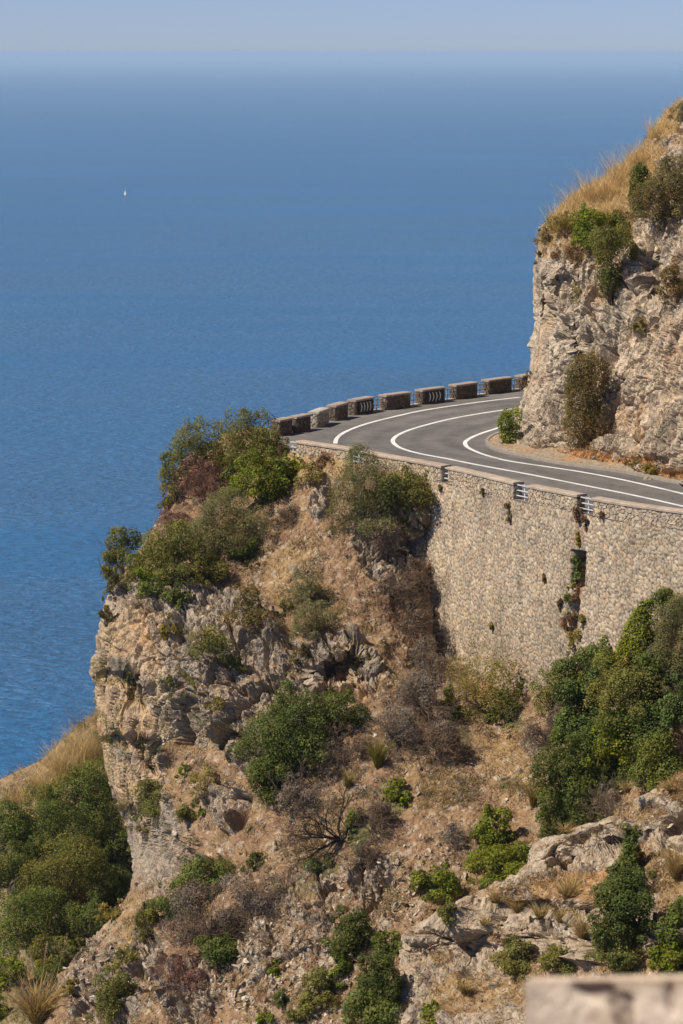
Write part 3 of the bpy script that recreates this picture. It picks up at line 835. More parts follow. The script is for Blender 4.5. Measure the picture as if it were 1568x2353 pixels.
def build_far_parapets():
    g = "rubble parapet blocks along the seaward side of the bend"
    for i, (a, b) in enumerate(FAR):
        hgt = .78
        t = empty("parapet_block", (a + b) / 2); tag(t, FAR_LABELS[i], "parapet", g)
        mb = MB(); pale = i == 2
        pal = [(.46, .42, .36), (.42, .38, .33), (.50, .46, .40)] if pale else DARKPAL
        u, n, L = stone_block(mb, a, b, .46, ROAD_Z - .3, ROAD_Z + hgt - .10, 20 + i * 4, pal, np.array([-.85, .5, 0]), cell=.21, res=.03, relief=.05)
        mb.build("stone_body", M_STONE, t)
        cap_slab(a, b, u, n, L, .46, ROAD_Z + hgt - .10, col=(.46, .42, .36) if pale else (.37, .30, .25), seed=i).build("coping", M_CAP, t, True)
        if i in (4, 6):
            # dark board with four white curved chevrons, fixed to the road face
            c = a + u * L * .5 - n * .075; c[2] = ROAD_Z + .37
            pb = MB(); pb.box(c, u * L * .40, n * .012, Z3 * .27, (.055, .05, .05)); bd = pb.build("chevron_board", M_CAP, t)
            for q in range(4):
                m = MB(); ang = np.linspace(-1, 1, 9)
                x0 = (-.30 + q * .165) * L * (1.0 if i == 4 else .9) + .02
                bulge = .10 * (1 - ang ** 2); hw = .036 * (1.25 - .55 * np.abs(ang))
                for off in (0,):
                    ctr = c[None] - n * .018 + u * (x0 + bulge)[:, None] + Z3 * (ang * .235)[:, None]
                    V = np.stack([ctr - u * hw[:, None], ctr + u * hw[:, None], ctr + u * hw[:, None] + n * .006, ctr - u * hw[:, None] + n * .006], 1)
                    F = []
                    for r in range(8):
                        for e in range(4):
                            F.append((r * 4 + e, r * 4 + (e + 1) % 4, (r + 1) * 4 + (e + 1) % 4, (r + 1) * 4 + e))
                    m.add(V.reshape(-1, 3), F, (.78, .78, .76))
                o = m.build("chevron", M_PAINT, bd, origin=np.array(t.location))
        # rails to the next block
    names = ["thin grey rail in the gap left of the plain long parapet block", "thin grey rail in the gap left of the wider chevron block", "thin grey rail in the gap right of the wider chevron block", "thin grey rail in the gap left of the longest parapet block", "thin grey rail in the gap between the last whole parapet block and the bluff"]
    for k, i in enumerate((4, 5, 6, 7, 8)):
        p, q = FAR[i][1], FAR[i + 1][0]
        u = q - p; L = np.linalg.norm(u); u /= L; n = np.array([-u[1], u[0], 0]); n = n if n @ np.array([-.85, .5, 0]) > 0 else -n
        t = empty("gap_rail", (p + q) / 2 + n * .22); tag(t, names[k], "railing", "thin rails in the gaps of the seaward parapet")
        for z in (.30, .58):
            m = MB(); m.tube(p + n * .22 + Z3 * z - u * .02, q + n * .22 + Z3 * z + u * .02, .026, .026, 8, (.36, .36, .37)); m.build("rail", M_RAIL, t)
        m = MB(); m.tube((p + q) / 2 + n * .22 - Z3 * .2, (p + q) / 2 + n * .22 + Z3 * .66, .03, .03, 8, (.30, .30, .31)); m.build("post", M_RAIL, t)
        m = MB(); c = (p + q) / 2 + n * .25 + Z3 * -.03; m.box(c, u * L * .5, n * .2, Z3 * .09, (.42, .37, .31)); m.build("sill", M_CAP, t)
build_far_parapets()

# ---- near side: retaining wall with parapet sections on top
WALL_BATTER = .055
wall_path = np.concatenate(NEAR); wall_path[:, 2] = 0
wp = smooth_line(resample(wall_path, .5), 4)
wn_ = -side(wp)
if wn_[:, 1].mean() > 0: wn_ = -wn_
wn_ = smooth_line(wn_, 20); wn_ /= np.linalg.norm(wn_, axis=1, keepdims=True)
ws = np.r_[0, np.cumsum(np.linalg.norm(np.diff(wp, axis=0), axis=1))]

def wall_frame(s):
    p = np.stack([np.interp(s, ws, wp[:, k]) for k in range(3)], -1)
    n = np.stack([np.interp(s, ws, wn_[:, k]) for k in range(3)], -1)
    return p, n / np.linalg.norm(n, axis=-1, keepdims=True)

def s_of(P):
    return np.array([ws[np.argmin(np.hypot(wp[:, 0] - p[0], wp[:, 1] - p[1]))] for p in P])

def wall_s_at(x):
    """distance along the wall where survey column x meets its top"""
    X, _, _ = project(wp + np.array([0, 0, ROAD_Z]))
    return float(np.interp(x, X, ws))

def build_wall():
    top = -.02; depth = 13.0
    res = .042
    nu, nv = int(ws[-1] / res), int(depth / res)
    Sg, Vg = np.meshgrid(np.linspace(0, ws[-1], nu), np.linspace(0, depth, nv))
    p, n = wall_frame(Sg)
    h, c = stones2d(Sg + 2 * 0, Vg, .165, 1.08, 500, PAL)
    out = .048 * h + .10 * fbm(np.stack([Sg * .35, Vg * .35, 0 * Sg], -1), 3, 510) + WALL_BATTER * Vg
    P0 = p + n * out[..., None]; P0[..., 2] = ROAD_Z + top - Vg
    X, Y, _ = project(P0)
    # tall drain recess, straight jambs and a flat lintel
    xl, xr = 1312 - (Y - 1262) * .035, 1347 - (Y - 1262) * .05
    rec = sm(0, 3, X - xl) * sm(0, 3, xr - X) * sm(0, 3, Y - (1262 + (X - 1312) * .12)) * sm(0, 8, 1352 - Y)
    chan = sm(0, 5, X - (1318 - (Y - 1352) * .1)) * sm(0, 5, 1338 - (Y - 1352) * .14 - X) * sm(-2, 4, Y - 1340) * sm(0, 60, 1500 - Y)
    P0 = P0 - n * (.75 * rec + .16 * chan)[..., None]
    dirt = sm(.0, .5, fbm(np.stack([Sg * .5, Vg * .22, 0 * Sg], -1), 4, 512)) + .5 * sm(.15, .5, fbm(np.stack([Sg * 1.6, Vg * .12, 0 * Sg + 4], -1), 3, 514))
    c = c * (1 - .26 * dirt)[..., None] * (1 + .22 * fbm(np.stack([Sg * .16, Vg * .22, 0 * Sg + 2], -1), 3, 515))[..., None]
    rust = np.clip(chan + .7 * sm(16, 3, np.abs(X - 1328)) * sm(1175, 1200, Y) * sm(1265, 1240, Y), 0, 1)
    c = lerp(c, (.30, .18, .10), rust * (.4 + .6 * sm(-.2, .3, fbm(np.stack([Sg * 1.8, Vg * 1.2, 0 * Sg], -1), 3, 513))))
    t = empty("retaining_wall", np.array([wp[len(wp) // 2, 0], wp[len(wp) // 2, 1], ROAD_Z - depth]))
    tag(t, "tall pale rubble stone retaining wall carrying the near leg of the road", "retaining wall")
    mesh_obj("stone_face", P0.reshape(-1, 3), grid_faces(nv, nu), M_STONE, t, c.reshape(-1, 3), True)
    register('W', P0)
    BASE['W'] = (lambda x, y: 116.0 + 0 * np.asarray(x), [(0, 0), (3000, 0)])
    # top ledge and back of the wall
    s = np.linspace(0, ws[-1], 120); p, n = wall_frame(s)
    V = np.stack([p + n * .03, p - n * .62, p - n * .62], 1); V[:, :2, 2] = ROAD_Z + top + .002; V[:, 2, 2] = ROAD_Z - depth
    mesh_obj("wall_top", V.reshape(-1, 3), grid_faces(120, 3), M_CAP, t, np.tile((.40, .34, .27), (360, 1)))
build_wall()

NEAR_LABELS = ["leftmost low parapet section at the tip of the bend, beside the lush bushes", "parapet section above the two olive shrubs, left of the tall wall",
               "long parapet section starting at the left edge of the tall stone wall", "shortest parapet section, just left of the ivy recess in the wall", "parapet section running out of the right edge of the picture"]
def build_near_parapets():
    g = "coped rubble parapet sections along the near edge of the road"
    ends = []
    for i, sec in enumerate(NEAR):
        s0, s1 = s_of(sec[[0]])[0], s_of(sec[[-1]])[0]
        ends.append((s0, s1))
        nu = int((s1 - s0) / .04); H = CAP_NEAR - .10 + .02
        t = empty("parapet_section", np.r_[wall_frame(np.array([(s0 + s1) / 2]))[0][0][:2], ROAD_Z]); tag(t, NEAR_LABELS[i], "parapet", g)
        mb = MB(); th = .42
        for sgn, off, sd_ in ((1, .004, 0), (-1, th, 7)):
            Sg, Vg = np.meshgrid(np.linspace(s0, s1, nu), np.linspace(0, H, 16))
            h, c = stones2d(Sg + sd_, Vg + 31 + i, .165, 1.05, 520, PAL)
            p, n = wall_frame(Sg)
            P = p - n * off + n * sgn * (.035 * h * sm(0, .05, np.minimum(Sg - s0, s1 - Sg)))[..., None] + (n * (.02) if sgn > 0 else 0)
            P[..., 2] = ROAD_Z - .02 + Vg
            mb.add(P.reshape(-1, 3), grid_faces(16, nu), c.reshape(-1, 3))
        for se, dr in ((s0, -1), (s1, 1)):
            p, n = wall_frame(np.array([se])); p, n = p[0], n[0]; u = np.array([-n[1], n[0], 0]);
            q, _ = wall_frame(np.array([se + .01 if se < ws[-1] - .02 else se])); q2, _ = wall_frame(np.array([se - .01]))
            u = (q - q2)[0]; u /= np.linalg.norm(u)
            o = np.array([p[0], p[1], ROAD_Z - .02]) + n * .02
            panel(mb, o, -n, Z3, u * dr, th + .02, H, .035, .2, 40 + i, PAL, .02)
        mb.build("stone_body", M_STONE, t)
        # coping follows the bend
        k = max(6, int((s1 - s0) / .15)); s = np.linspace(s0 - .06, s1 + .06, k); p, n = wall_frame(s)
        prof = [(.075, 0), (.08, .08), (.06, .10), (-.2, .112), (-th - .03, .10), (-th - .05, .08), (-th - .05, 0)]
        V = np.stack([p + n * r + Z3 * (ROAD_Z + CAP_NEAR - .10 + z) for r, z in prof], 1)
        V = V + .015 * np.stack([noise3(V * 2 + 3, 250 + i), noise3(V * 2 + 9, 251 + i), noise3(V * 1.5, 252 + i)], -1)
        C = np.array((.43, .345, .265)) * (1 + .3 * fbm(V * 1.2, 3, 254))[..., None]
        cm = MB(); cm.add(V.reshape(-1, 3), grid_faces(k, 7), C.reshape(-1, 3))
        for r in (0, -1): cm.add(V[r], [(0, 1, 2, 3), (0, 3, 4, 5), (0, 5, 6, 6)], C[r])
        cm.add(np.r_[V[:, 0], V[:, -1]], [(j, j + 1, k + j + 1, k + j) for j in range(k - 1)], np.r_[C[:, 0], C[:, -1]])
        cm.build("coping", M_CAP, t, False)
    labels = ["white gap rails beside the bushes, at the left tip of the bend", "white rails in the parapet gap above the olive shrubs", "white rails in the parapet gap above the top left corner of the tall wall", "white rails in the second parapet gap of the tall wall, halfway to the recess", "white rails in the parapet gap just above the ivy recess"]
    gaps = [(ends[0][0] - .9, ends[0][0])] + [(ends[i][1], ends[i + 1][0]) for i in range(4)]
    for i, (a, b) in enumerate(gaps):
        if i == 0:
            p0, n0 = wall_frame(np.array([ends[0][0]])); u0 = wp[1] - wp[0]; u0 /= np.linalg.norm(u0)
            e1 = p0[0]; e0 = e1 - u0 * .8; n = n0[0]
        else:
            p0, nn = wall_frame(np.array([a, b])); e0, e1, n = p0[0], p0[1], nn[0]
        e0 = np.r_[e0[:2], ROAD_Z]; e1 = np.r_[e1[:2], ROAD_Z]
        t = empty("gap_rail", (e0 + e1) / 2); tag(t, labels[i], "railing", "white rails in the gaps of the near parapet")
        u = e1 - e0; u = u / np.linalg.norm(u)
        for z in (.16, .38, .60):
            m = MB(); c0, c1_ = e0 - n * .13 + Z3 * z, e1 - n * .13 + Z3 * z
            m.box((c0 + c1_) / 2, (c1_ - c0) / 2 * 1.02, n * .02, Z3 * .021, (.58, .58, .56)); m.build("rail", M_RAIL, t)
        m = MB(); c = (e0 + e1) / 2 - n * .19; m.tube(c, c + Z3 * .64, .03, .03, 8, (.7, .7, .68)); m.build("post", M_RAIL, t)
build_near_parapets()

# ------------------------------------------------------------------ sailing boat far out
def build_boat():
    c = at_z(np.array([287.0]), np.array([450.0]), 0.0)[0]
    t = empty("sailing_boat", c); tag(t, "tiny white sailing boat far out on the open sea", "sailing boat")
    h = MB(); L, Wd = 9.5, 3.0
    xs = np.linspace(-.5, .5, 13); secs = []
    for q in xs:
        w = Wd / 2 * max(.06, (1 - max(0, q * 2) ** 2.2) * (1 - .25 * max(0, -q * 2) ** 2)); d = .9 + .4 * max(0, q)
        secs.append([(w * a, q * L, z * d) for a, z in ((-1, 1.0), (-.95, .5), (-.6, 0), (0, -.35), (.6, 0), (.95, .5), (1, 1.0))])
    V = np.array(secs) + c
    h.add(V.reshape(-1, 3), grid_faces(13, 7), (.8, .8, .78)); h.build("hull", M_RAIL, t)
    k = MB(); k.add(np.r_[V[:, 0], V[:, -1]] , [(i, i + 1, 14 + i, 13 + i) for i in range(12)], (.6, .5, .38)); k.build("deck", M_CAP, t)
    cb = MB(); cb.box(c + (0, .4, 1.2), (.7, 0, 0), (0, 1.5, 0), (0, 0, .35), (.75, .75, .74)); cb.build("cabin", M_RAIL, t)
    m = MB(); m.tube(c + (0, .9, .9), c + (.15, .9, 13), .12, .07, 8, (.6, .6, .6)); m.build("mast", M_RAIL, t)
    b = MB(); b.tube(c + (0, .8, 2.0), c + (2.1, -3.0, 1.8), .08, .06, 6, (.6, .6, .6)); b.build("boom", M_RAIL, t)
    s = MB(); r = np.linspace(0, 1, 9)
    for side_, foot, top_, nm in ((1, (1.3, -2.9, 2.0), (.13, .85, 8.2), "mainsail"), (-1, (-1.8, 3.4, 1.2), (.14, .9, 7.5), "jib")):
        s = MB(); P = []
        luff0 = np.array((.05, .85, 2.2)) if nm == "mainsail" else np.array((-.8, 1.0, 1.8))
        for q in r:
            lo = luff0 * (1 - q) + np.array(top_) * q; le = np.array(foot) * (1 - q) + np.array(top_) * q
            P.append([lo * (1 - w) + le * w + np.array((-.8 * np.sin(w * np.pi) * (1 - q), 0, 0)) for w in r])
        s.add((np.array(P) + c).reshape(-1, 3), grid_faces(9, 9), (.72, .69, .62)); s.build(nm, M_RAIL, t, True)
build_boat()

# ------------------------------------------------------------------ out-of-focus wall corner close to the camera
def build_near_wall():
    x0, y0, d0 = 1207, 2256, 7.5
    o = at(np.array(x0), np.array(y0), d0)                # top left front corner
    u = np.array([.91, -.41, .155]); u /= np.linalg.norm(u); n = np.array([u[1], -u[0], 0]); n /= np.linalg.norm(n)
    if n[1] > 0: n = -n
    L, H, T = 1.6, 1.5, .045
    t = empty("stone_wall", o + u * L / 2 - Z3 * H); tag(t, "pale pitted stone wall corner, blurred, close up at the lower right", "wall")
    def face(oo, uu, vv, nn, LU, LV, seed):
        a, b = np.meshgrid(np.linspace(0, LU, int(LU / .01)), np.linspace(0, LV, int(LV / .01)))
        P = oo + a[..., None] * uu + b[..., None] * vv
        e = sm(0, .03, np.minimum(np.minimum(a, LU - a), np.minimum(b, LV - b)))
        r = .012 * fbm(P * 9, 3, seed) + .004 * fbm(P * 40, 2, seed + 1)
        c = np.array((.68, .575, .46)) * (1 + .16 * fbm(P * 6, 3, seed + 2))[..., None]
        return a, b, P, e, r, c
    mb = MB()
    a, b, P, e, r, c = face(o, u, -Z3, n, L, H, 600)
    # broken-out hollow where facing stones are missing, its shadow painted on in dark brown
    X = x0 + a * (FPX / d0); Y = y0 + b * (FPX / d0)
    w = 9 * noise3(P * 22, 611); X = X + w; Y = Y + 9 * noise3(P * 22 + 8, 612)
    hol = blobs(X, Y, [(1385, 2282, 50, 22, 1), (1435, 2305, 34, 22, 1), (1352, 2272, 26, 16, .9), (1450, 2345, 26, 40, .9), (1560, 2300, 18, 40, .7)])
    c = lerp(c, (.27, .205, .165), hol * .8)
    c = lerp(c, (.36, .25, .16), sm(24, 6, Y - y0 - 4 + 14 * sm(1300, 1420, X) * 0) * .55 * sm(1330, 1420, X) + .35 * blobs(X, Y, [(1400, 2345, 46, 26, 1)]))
    P = P + n * (r * e - .02 * hol)[..., None]
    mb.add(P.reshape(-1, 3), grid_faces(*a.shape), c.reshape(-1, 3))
    a, b, P, e, r, c = face(o - n * T, n, -Z3, -u, T, H, 620); mb.add((P - u * (r * e)[..., None]).reshape(-1, 3), grid_faces(*a.shape), c.reshape(-1, 3))
    mb.build("stone_face", M_STONE, t, True)
    mb = MB(); a, b, P, e, r, c = face(o - n * T, u, n, Z3, L, T, 630); mb.add((P + Z3 * (r * e)[..., None]).reshape(-1, 3), grid_faces(*a.shape), (c * np.array((.92, .85, .78))).reshape(-1, 3))
    mb.build("wall_top", M_STONE, t, True)
    # terrace it stands on, below the frame
    g, h = np.meshgrid(np.linspace(-7, 9, 60), np.linspace(-6, 9.0, 60))
    V = np.stack([g, h, 0 * g + o[2] - H + .02 * 0], -1); V[..., 2] += .06 * fbm(V * .8, 3, 640)
    tag(mesh_obj("terrace", V.reshape(-1, 3), grid_faces(60, 60), M_ROCK, None, np.tile(SOIL2, (3600, 1)), True), kind='structure')
build_near_wall()
# ------------------------------------------------------------------ plants
RNG = np.random.default_rng(7)
def unit(v): return v / (np.linalg.norm(v, axis=-1, keepdims=True) + 1e-9)
def rdir(r, n): return unit(r.normal(size=(n, 3)))

def leaves(r, lobes, n, ll, lw, col, var=.28, up=.35, gap=.0, hue=.12, droop=0.0, tip=None):
    """many small leaf faces spread through a set of ellipsoid lobes (cx,cy,cz,rx,ry,rz)"""
    lb = np.array(lobes, float)
    area = (lb[:, 3] * lb[:, 4] + lb[:, 3] * lb[:, 5] + lb[:, 4] * lb[:, 5])
    k = r.choice(len(lb), int(n * 1.5), p=area / area.sum())
    d = rdir(r, len(k)); d[:, 2] = np.where((d[:, 2] < -.35) & (r.random(len(k)) < .5), -d[:, 2], d[:, 2])
    c, R = lb[k, :3], lb[k, 3:]
    bump = 1 + .30 * noise3(d * 2.6 + k[:, None] * 7.7, 700) + .16 * noise3(d * 6 + k[:, None] * 3.1, 701)
    rad = (1 - .42 * r.random(len(k)) ** 1.7) * bump
    p = c + d * R * rad[:, None]
    # drop leaves buried deep in another lobe
    inside = np.zeros(len(k), bool)
    for q in range(len(lb)):
        e = np.linalg.norm((p - lb[q, :3]) / lb[q, 3:], axis=1)
        inside |= (e < .55) & (k != q)
    holes = noise3(p * 1.9, 702) + .5 * noise3(p * 4.3, 703) < gap - .62
    ok = ~(inside | holes)
    p, d, k = p[ok][:n], d[ok][:n], k[ok][:n]; m = len(p)
    nrm = unit(d * .75 + np.array([0, 0, up]) + .75 * rdir(r, m))
    t = unit(np.cross(nrm, rdir(r, m)) + np.array([0, 0, -droop])); b = unit(np.cross(nrm, t))
    s = (.65 + .7 * r.random(m))[:, None]
    V = np.stack([p - t * ll / 2 * s, p + b * lw / 2 * s, p + t * ll / 2 * s, p - b * lw / 2 * s], 1)
    lobe_tone = 1 + var * (r.random(len(lb)) * 2 - 1)
    patch = 1 + .30 * noise3(p * 1.1, 705)
    tone = lobe_tone[k] * patch * (1 + var * .8 * (r.random(m) * 2 - 1))
    C = np.array(col) * tone[:, None]
    hs = hue * noise3(p * .8, 706)[:, None] * 2 + hue * (r.random(m)[:, None] - .5)
    C = C * (1 + hs * np.array([1.3, .2, -1.0]))
    if tip is not None:
        w = (r.random(m) < .18) & (d[:, 2] > .1)
        C[w] = C[w] * .35 + np.array(tip) * .65
    F = np.arange(m * 4).reshape(m, 4)
    return V.reshape(-1, 3), F, np.repeat(C, 4, 0)

def make_lobes(r, c, rx, ry, rz, k, shape):
    L = []
    for i in range(k):
        d = rdir(r, 1)[0]
        if shape == 'cone':
            z = r.random() ** 1.2; q = (1 - z) * .62 + .06; a = r.random() * 6.283
            off = np.array([np.cos(a) * q * rx, np.sin(a) * q * ry, (z * 1.8 - 1) * rz * .85]); s = (.50 - .22 * z) * (.8 + .4 * r.random())
        elif shape == 'hang':
            z = r.random(); q = (1 - z) ** .8 * .55 + .08; a = r.random() * 6.283
            off = np.array([np.cos(a) * q * rx, np.sin(a) * q * ry, (1 - z * 1.9) * rz * .85]); s = (.46 - .20 * z) * (.8 + .4 * r.random())
        elif shape == 'column':
            z = r.random() * 1.7 - .85; a = r.random() * 6.283; q = .42 * np.sqrt(max(.1, 1 - z * z))
            off = np.array([np.cos(a) * q * rx, np.sin(a) * q * ry, z * rz * .88]); s = .34 + .2 * r.random()
        else:
            d[2] = d[2] * .9 + .05
            off = d * np.array([rx, ry, rz]) * (.30 + .55 * r.random() ** .7); s = .24 + .24 * r.random()
        g = np.minimum(np.array([rx, ry, rz]), 1.5 * min(rx, rz)) * s
        L.append(np.r_[c + off, g * np.array([1, 1, .85 + .3 * r.random()])])
    if shape in ('round', 'cone'):                      # straggling skirt and a few shoots that break the outline
        for i in range(max(3, k // 3)):
            a = r.random() * 6.283; q = .70 + .45 * r.random(); m = min(rx, rz) * (.14 + .14 * r.random())
            L.append(np.r_[c + np.array([np.cos(a) * q * rx, np.sin(a) * q * ry - .1 * rx, rz * (-.75 + .55 * r.random())]), m * 1.2, m * 1.2, m])
        for i in range(max(2, k // 5)):
            a = r.random() * 6.283; q = .55 * r.random() + .2; m = min(rx, rz) * (.10 + .10 * r.random())
            L.append(np.r_[c + np.array([np.cos(a) * q * rx, np.sin(a) * q * ry, rz * (.72 + .35 * r.random()) * np.sqrt(max(.1, 1 - q * q * .8))]), m, m, m * 1.5])
    return L

def prisms(p, q, r0, r1, col):
    """many thin three-sided twigs"""
    d = unit(q - p); u = unit(np.cross(d, np.where(np.abs(d[:, 2:]) < .9, (0, 0, 1.0), (1.0, 0, 0)))); w = np.cross(d, u)
    V = []
    for base, rr in ((p, r0), (q, r1)):
        for a in (0, 2.094, 4.189):
            V.append(base + (np.cos(a) * u + np.sin(a) * w) * rr[:, None])
    V = np.stack(V, 1); n = len(p); o = (np.arange(n) * 6)[:, None, None]
    F = np.array([[0, 1, 4, 3], [1, 2, 5, 4], [2, 0, 3, 5]])[None] + o
    return V.reshape(-1, 3), F.reshape(-1, 4), np.repeat(col, 6, 0)

def twigs(r, base, axis, length, stems, levels, spread, r0, col, curl=.25, kids=3, gravity=0.0, var=.25):
    """branching sprays: arrays of segments, one generation after another"""
    P, Q, A, B = [], [], [], []
    pos = base + r.normal(size=(stems, 3)) * np.array([.12, .12, .02]) * length * .35
    d = unit(np.asarray(axis) + spread * r.normal(size=(stems, 3)))
    ln = length * (.55 + .45 * r.random(stems)); rad = np.full(stems, r0) * (.7 + .6 * r.random(stems))
    for lv in range(levels + 1):
        seg = 4 if lv < 2 else 3
        starts = []
        for s in range(seg):
            d = unit(d + curl * r.normal(size=d.shape) + np.array([0, 0, -gravity]))
            q = pos + d * (ln / seg)[:, None]; r1 = rad * (.80 if s < seg - 1 else .6)
            P.append(pos); Q.append(q); A.append(rad); B.append(r1); pos, rad = q, r1
            starts.append((q.copy(), d.copy(), rad.copy()))
        if lv == levels: break
        np_, nd, nl, nr = [], [], [], []
        for j in range(kids):
            q, dd, rr = starts[r.integers(1 if j else seg - 1, seg)]
            np_.append(q); nd.append(unit(dd + .62 * r.normal(size=dd.shape))); nl.append(ln * (.45 + .3 * r.random(len(ln)))); nr.append(rr * .72)
        pos, d, ln, rad = np.concatenate(np_), np.concatenate(nd), np.concatenate(nl), np.concatenate(nr)
    P, Q, A, B = (np.concatenate(v) for v in (P, Q, A, B))
    C = np.array(col) * (1 + var * (r.random(len(P)) * 2 - 1))[:, None]
    return prisms(P, Q, np.maximum(A, .004), np.maximum(B, .003), C)

def blades(r, roots, hgt, wid, lean, col0, col1, gravity=.35, var=.25, axis=None):
    """curved grass blades from given roots"""
    n = len(roots)
    a = r.random(n) * 6.283; l = lean * (.25 + .9 * r.random(n))
    d = unit(np.stack([np.cos(a) * l, np.sin(a) * l, np.ones(n)], 1) + (np.zeros(3) if axis is None else np.asarray(axis)))
    h = hgt * (.30 + .85 * r.random(n) ** 1.4); w = wid * (.7 + .6 * r.random(n))
    b = unit(np.cross(d, rdir(r, n)))
    pts = [roots]; dd = d
    for s in range(4):
        pts.append(pts[-1] + dd * (h / 4)[:, None]); dd = unit(dd + np.stack([np.cos(a), np.sin(a), 0 * a], 1) * .10 + .09 * r.normal(size=(n, 3)) + np.array([0, 0, -gravity * .35]))
    V = []
    for s, ws_ in enumerate((.7, 1, .9, .6, .12)):
        V += [pts[s] - b * (w * ws_ / 2)[:, None], pts[s] + b * (w * ws_ / 2)[:, None]]
    V = np.stack(V, 1); o = (np.arange(n) * 10)[:, None, None]
    F = np.array([[2 * s, 2 * s + 1, 2 * s + 3, 2 * s + 2] for s in range(4)])[None] + o
    tone = (1 + var * (r.random(n) * 2 - 1))[:, None, None]
    t = np.repeat(np.linspace(0, 1, 5), 2)[None, :, None]
    C = (np.array(col0) * (1 - t) + np.array(col1) * t) * tone
    return V.reshape(-1, 3), F.reshape(-1, 4), C.reshape(-1, 3)

K = dict(   # colour, leaf length, width, leaf density, lobes, colour variance, gap, fresh tips
    olive=((.210, .200, .045), .095, .043, 1.0, 16, .32, .07, (.30, .28, .07)),
    dark=((.125, .150, .031), .095, .048, 1.0, 16, .34, .05, (.22, .23, .05)),
    bright=((.200, .232, .022), .105, .065, 1.0, 15, .32, .06, (.33, .34, .05)),
    mid=((.150, .182, .036), .095, .052, 1.0, 16, .32, .06, (.26, .27, .05)),
    grey=((.215, .200, .080), .095, .027, .95, 17, .28, .12, (.29, .27, .12)),
    brown=((.235, .170, .058), .09, .040, .95, 14, .30, .12, (.21, .20, .05)),
    yellow=((.310, .250, .058), .095, .040, .9, 13, .30, .14, (.25, .25, .05)),
    ivy=((.110, .148, .034), .105, .075, 1.05, 15, .36, .05, (.23, .26, .05)),
    rust=((.270, .150, .075), .09, .036, .9, 13, .28, .14, None))
TWIGC = dict(grey=(.205, .155, .112), brown=(.170, .118, .08), red=(.21, .11, .08), black=(.05, .038, .03), pale=(.30, .24, .18))

def place(x, y, w, h, sheet_, sink):
    """crown centre, half sizes and ground point for a plant seen at (x, y) with size (w, h)"""
    dc = depth_at(sheet_, x, y); db = depth_at(sheet_, x, y + .42 * h)
    d = min(dc, db + .3) if sheet_ != 'B' else dc
    k = d / FPX
    rx = w / 2 * k * 1.14; rz = h / 2 * k * 1.12
    d = d - sink * rx
    c = at(np.array(float(x)), np.array(float(y)), np.array(d))
    g = at(np.array(float(x)), np.array(float(y + .46 * h)), np.array(db))
    return c, rx, rx * .85, rz, g

def shrub(kind, x, y, w, h, sheet_, label, name="shrub", cat="shrub", group=None, shape='round', parts=None, dens=1.0, sink=.25, twig=None, lobes=None, trunk=True, dz=0.0):
    col, ll, lw, de, kl, var, gap, tip = K[kind]
    r = np.random.default_rng(int(x * 13 + y * 7 + w))
    c, rx, ry, rz, g = place(x, y, w, h, sheet_, sink)
    c = c + np.array([0, dz, 0])
    k = max(6, int(kl * np.sqrt(w * h) / 80)); k = min(k, 40)
    L = make_lobes(r, c, rx, ry, rz, k, shape)
    n = int(2.6 * w * h / 5.27 * de * dens * (.082 / np.sqrt(ll * lw)) ** 1.2)
    n = max(400, min(n, 46000))
    V, F, C = leaves(r, L, n, ll, lw, col, var, gap=gap, tip=tip)
    if w < 46 and h < 60:
        o = mesh_obj(name, V, F, M_LEAF, None, C); tag(o, label, cat, group); return o
    t = empty(name, g); tag(t, label, cat, group)
    mesh_obj("foliage", V, F, M_LEAF, t, C)
    if trunk:
        top = c - g; ln = max(.3, np.linalg.norm(top))
        Vt, Ft, Ct = twigs(r, g, unit(top) + np.array([0, 0, .15]), ln * .95, 5, 2, .32, .035 + .012 * rx, (.12, .09, .065), kids=3)
        mesh_obj("stem", Vt, Ft, M_BARK, t, Ct)
    if twig:
        tc, ts, tl = twig
        Vt, Ft, Ct = twigs(r, g, np.array([0, -.25, .8]), 1.9 * rz * tl, ts, 3, .55, .016, TWIGC[tc], kids=3)
        mesh_obj("dead_twigs", Vt, Ft, M_TWIG, t, Ct)
    return t

def dead(tone, x, y, w, h, sheet_, label, name="dead_shrub", cat="dead shrub", group="leafless dead shrubs on the slope", stems=11, axis=(0, -.2, .7), spread=.55, levels=3, thick=.017, kids=3, base=None, gravity=0.0, length=None, haze=True):
    r = np.random.default_rng(int(x * 11 + y * 5 + h))
    c, rx, ry, rz, g = place(x, y, w, h, sheet_, .1)
    if base is not None: g = at(np.array(float(base[0])), np.array(float(base[1])), np.array(depth_at(sheet_, *base) - .05))
    ln = length or max(1.15 * rz, .9 * rx)
    V, F, C = twigs(r, g, np.asarray(axis, float), ln, int(stems * (1.8 if haze else 1.2)), levels, spread, thick, TWIGC[tone], kids=kids, gravity=gravity)
    if not haze:
        o = mesh_obj(name, V, F, M_TWIG, None, C, origin=g); tag(o, label, cat, group); return o
    t = empty(name, g); tag(t, label, cat, group)
    mesh_obj("branches", V, F, M_TWIG, t, C)
    # withered leaf litter still caught in the twigs
    L = make_lobes(r, c, rx * .9, ry * .9, rz * .9, 8, 'round')
    Vl, Fl, Cl = leaves(r, L, int(1.7 * w * h / 5.27), .11, .028, np.array(TWIGC[tone]) * 1.05, .3, gap=.12)
    mesh_obj("withered_leaves", Vl, Fl, M_TWIG, t, Cl)
    return t

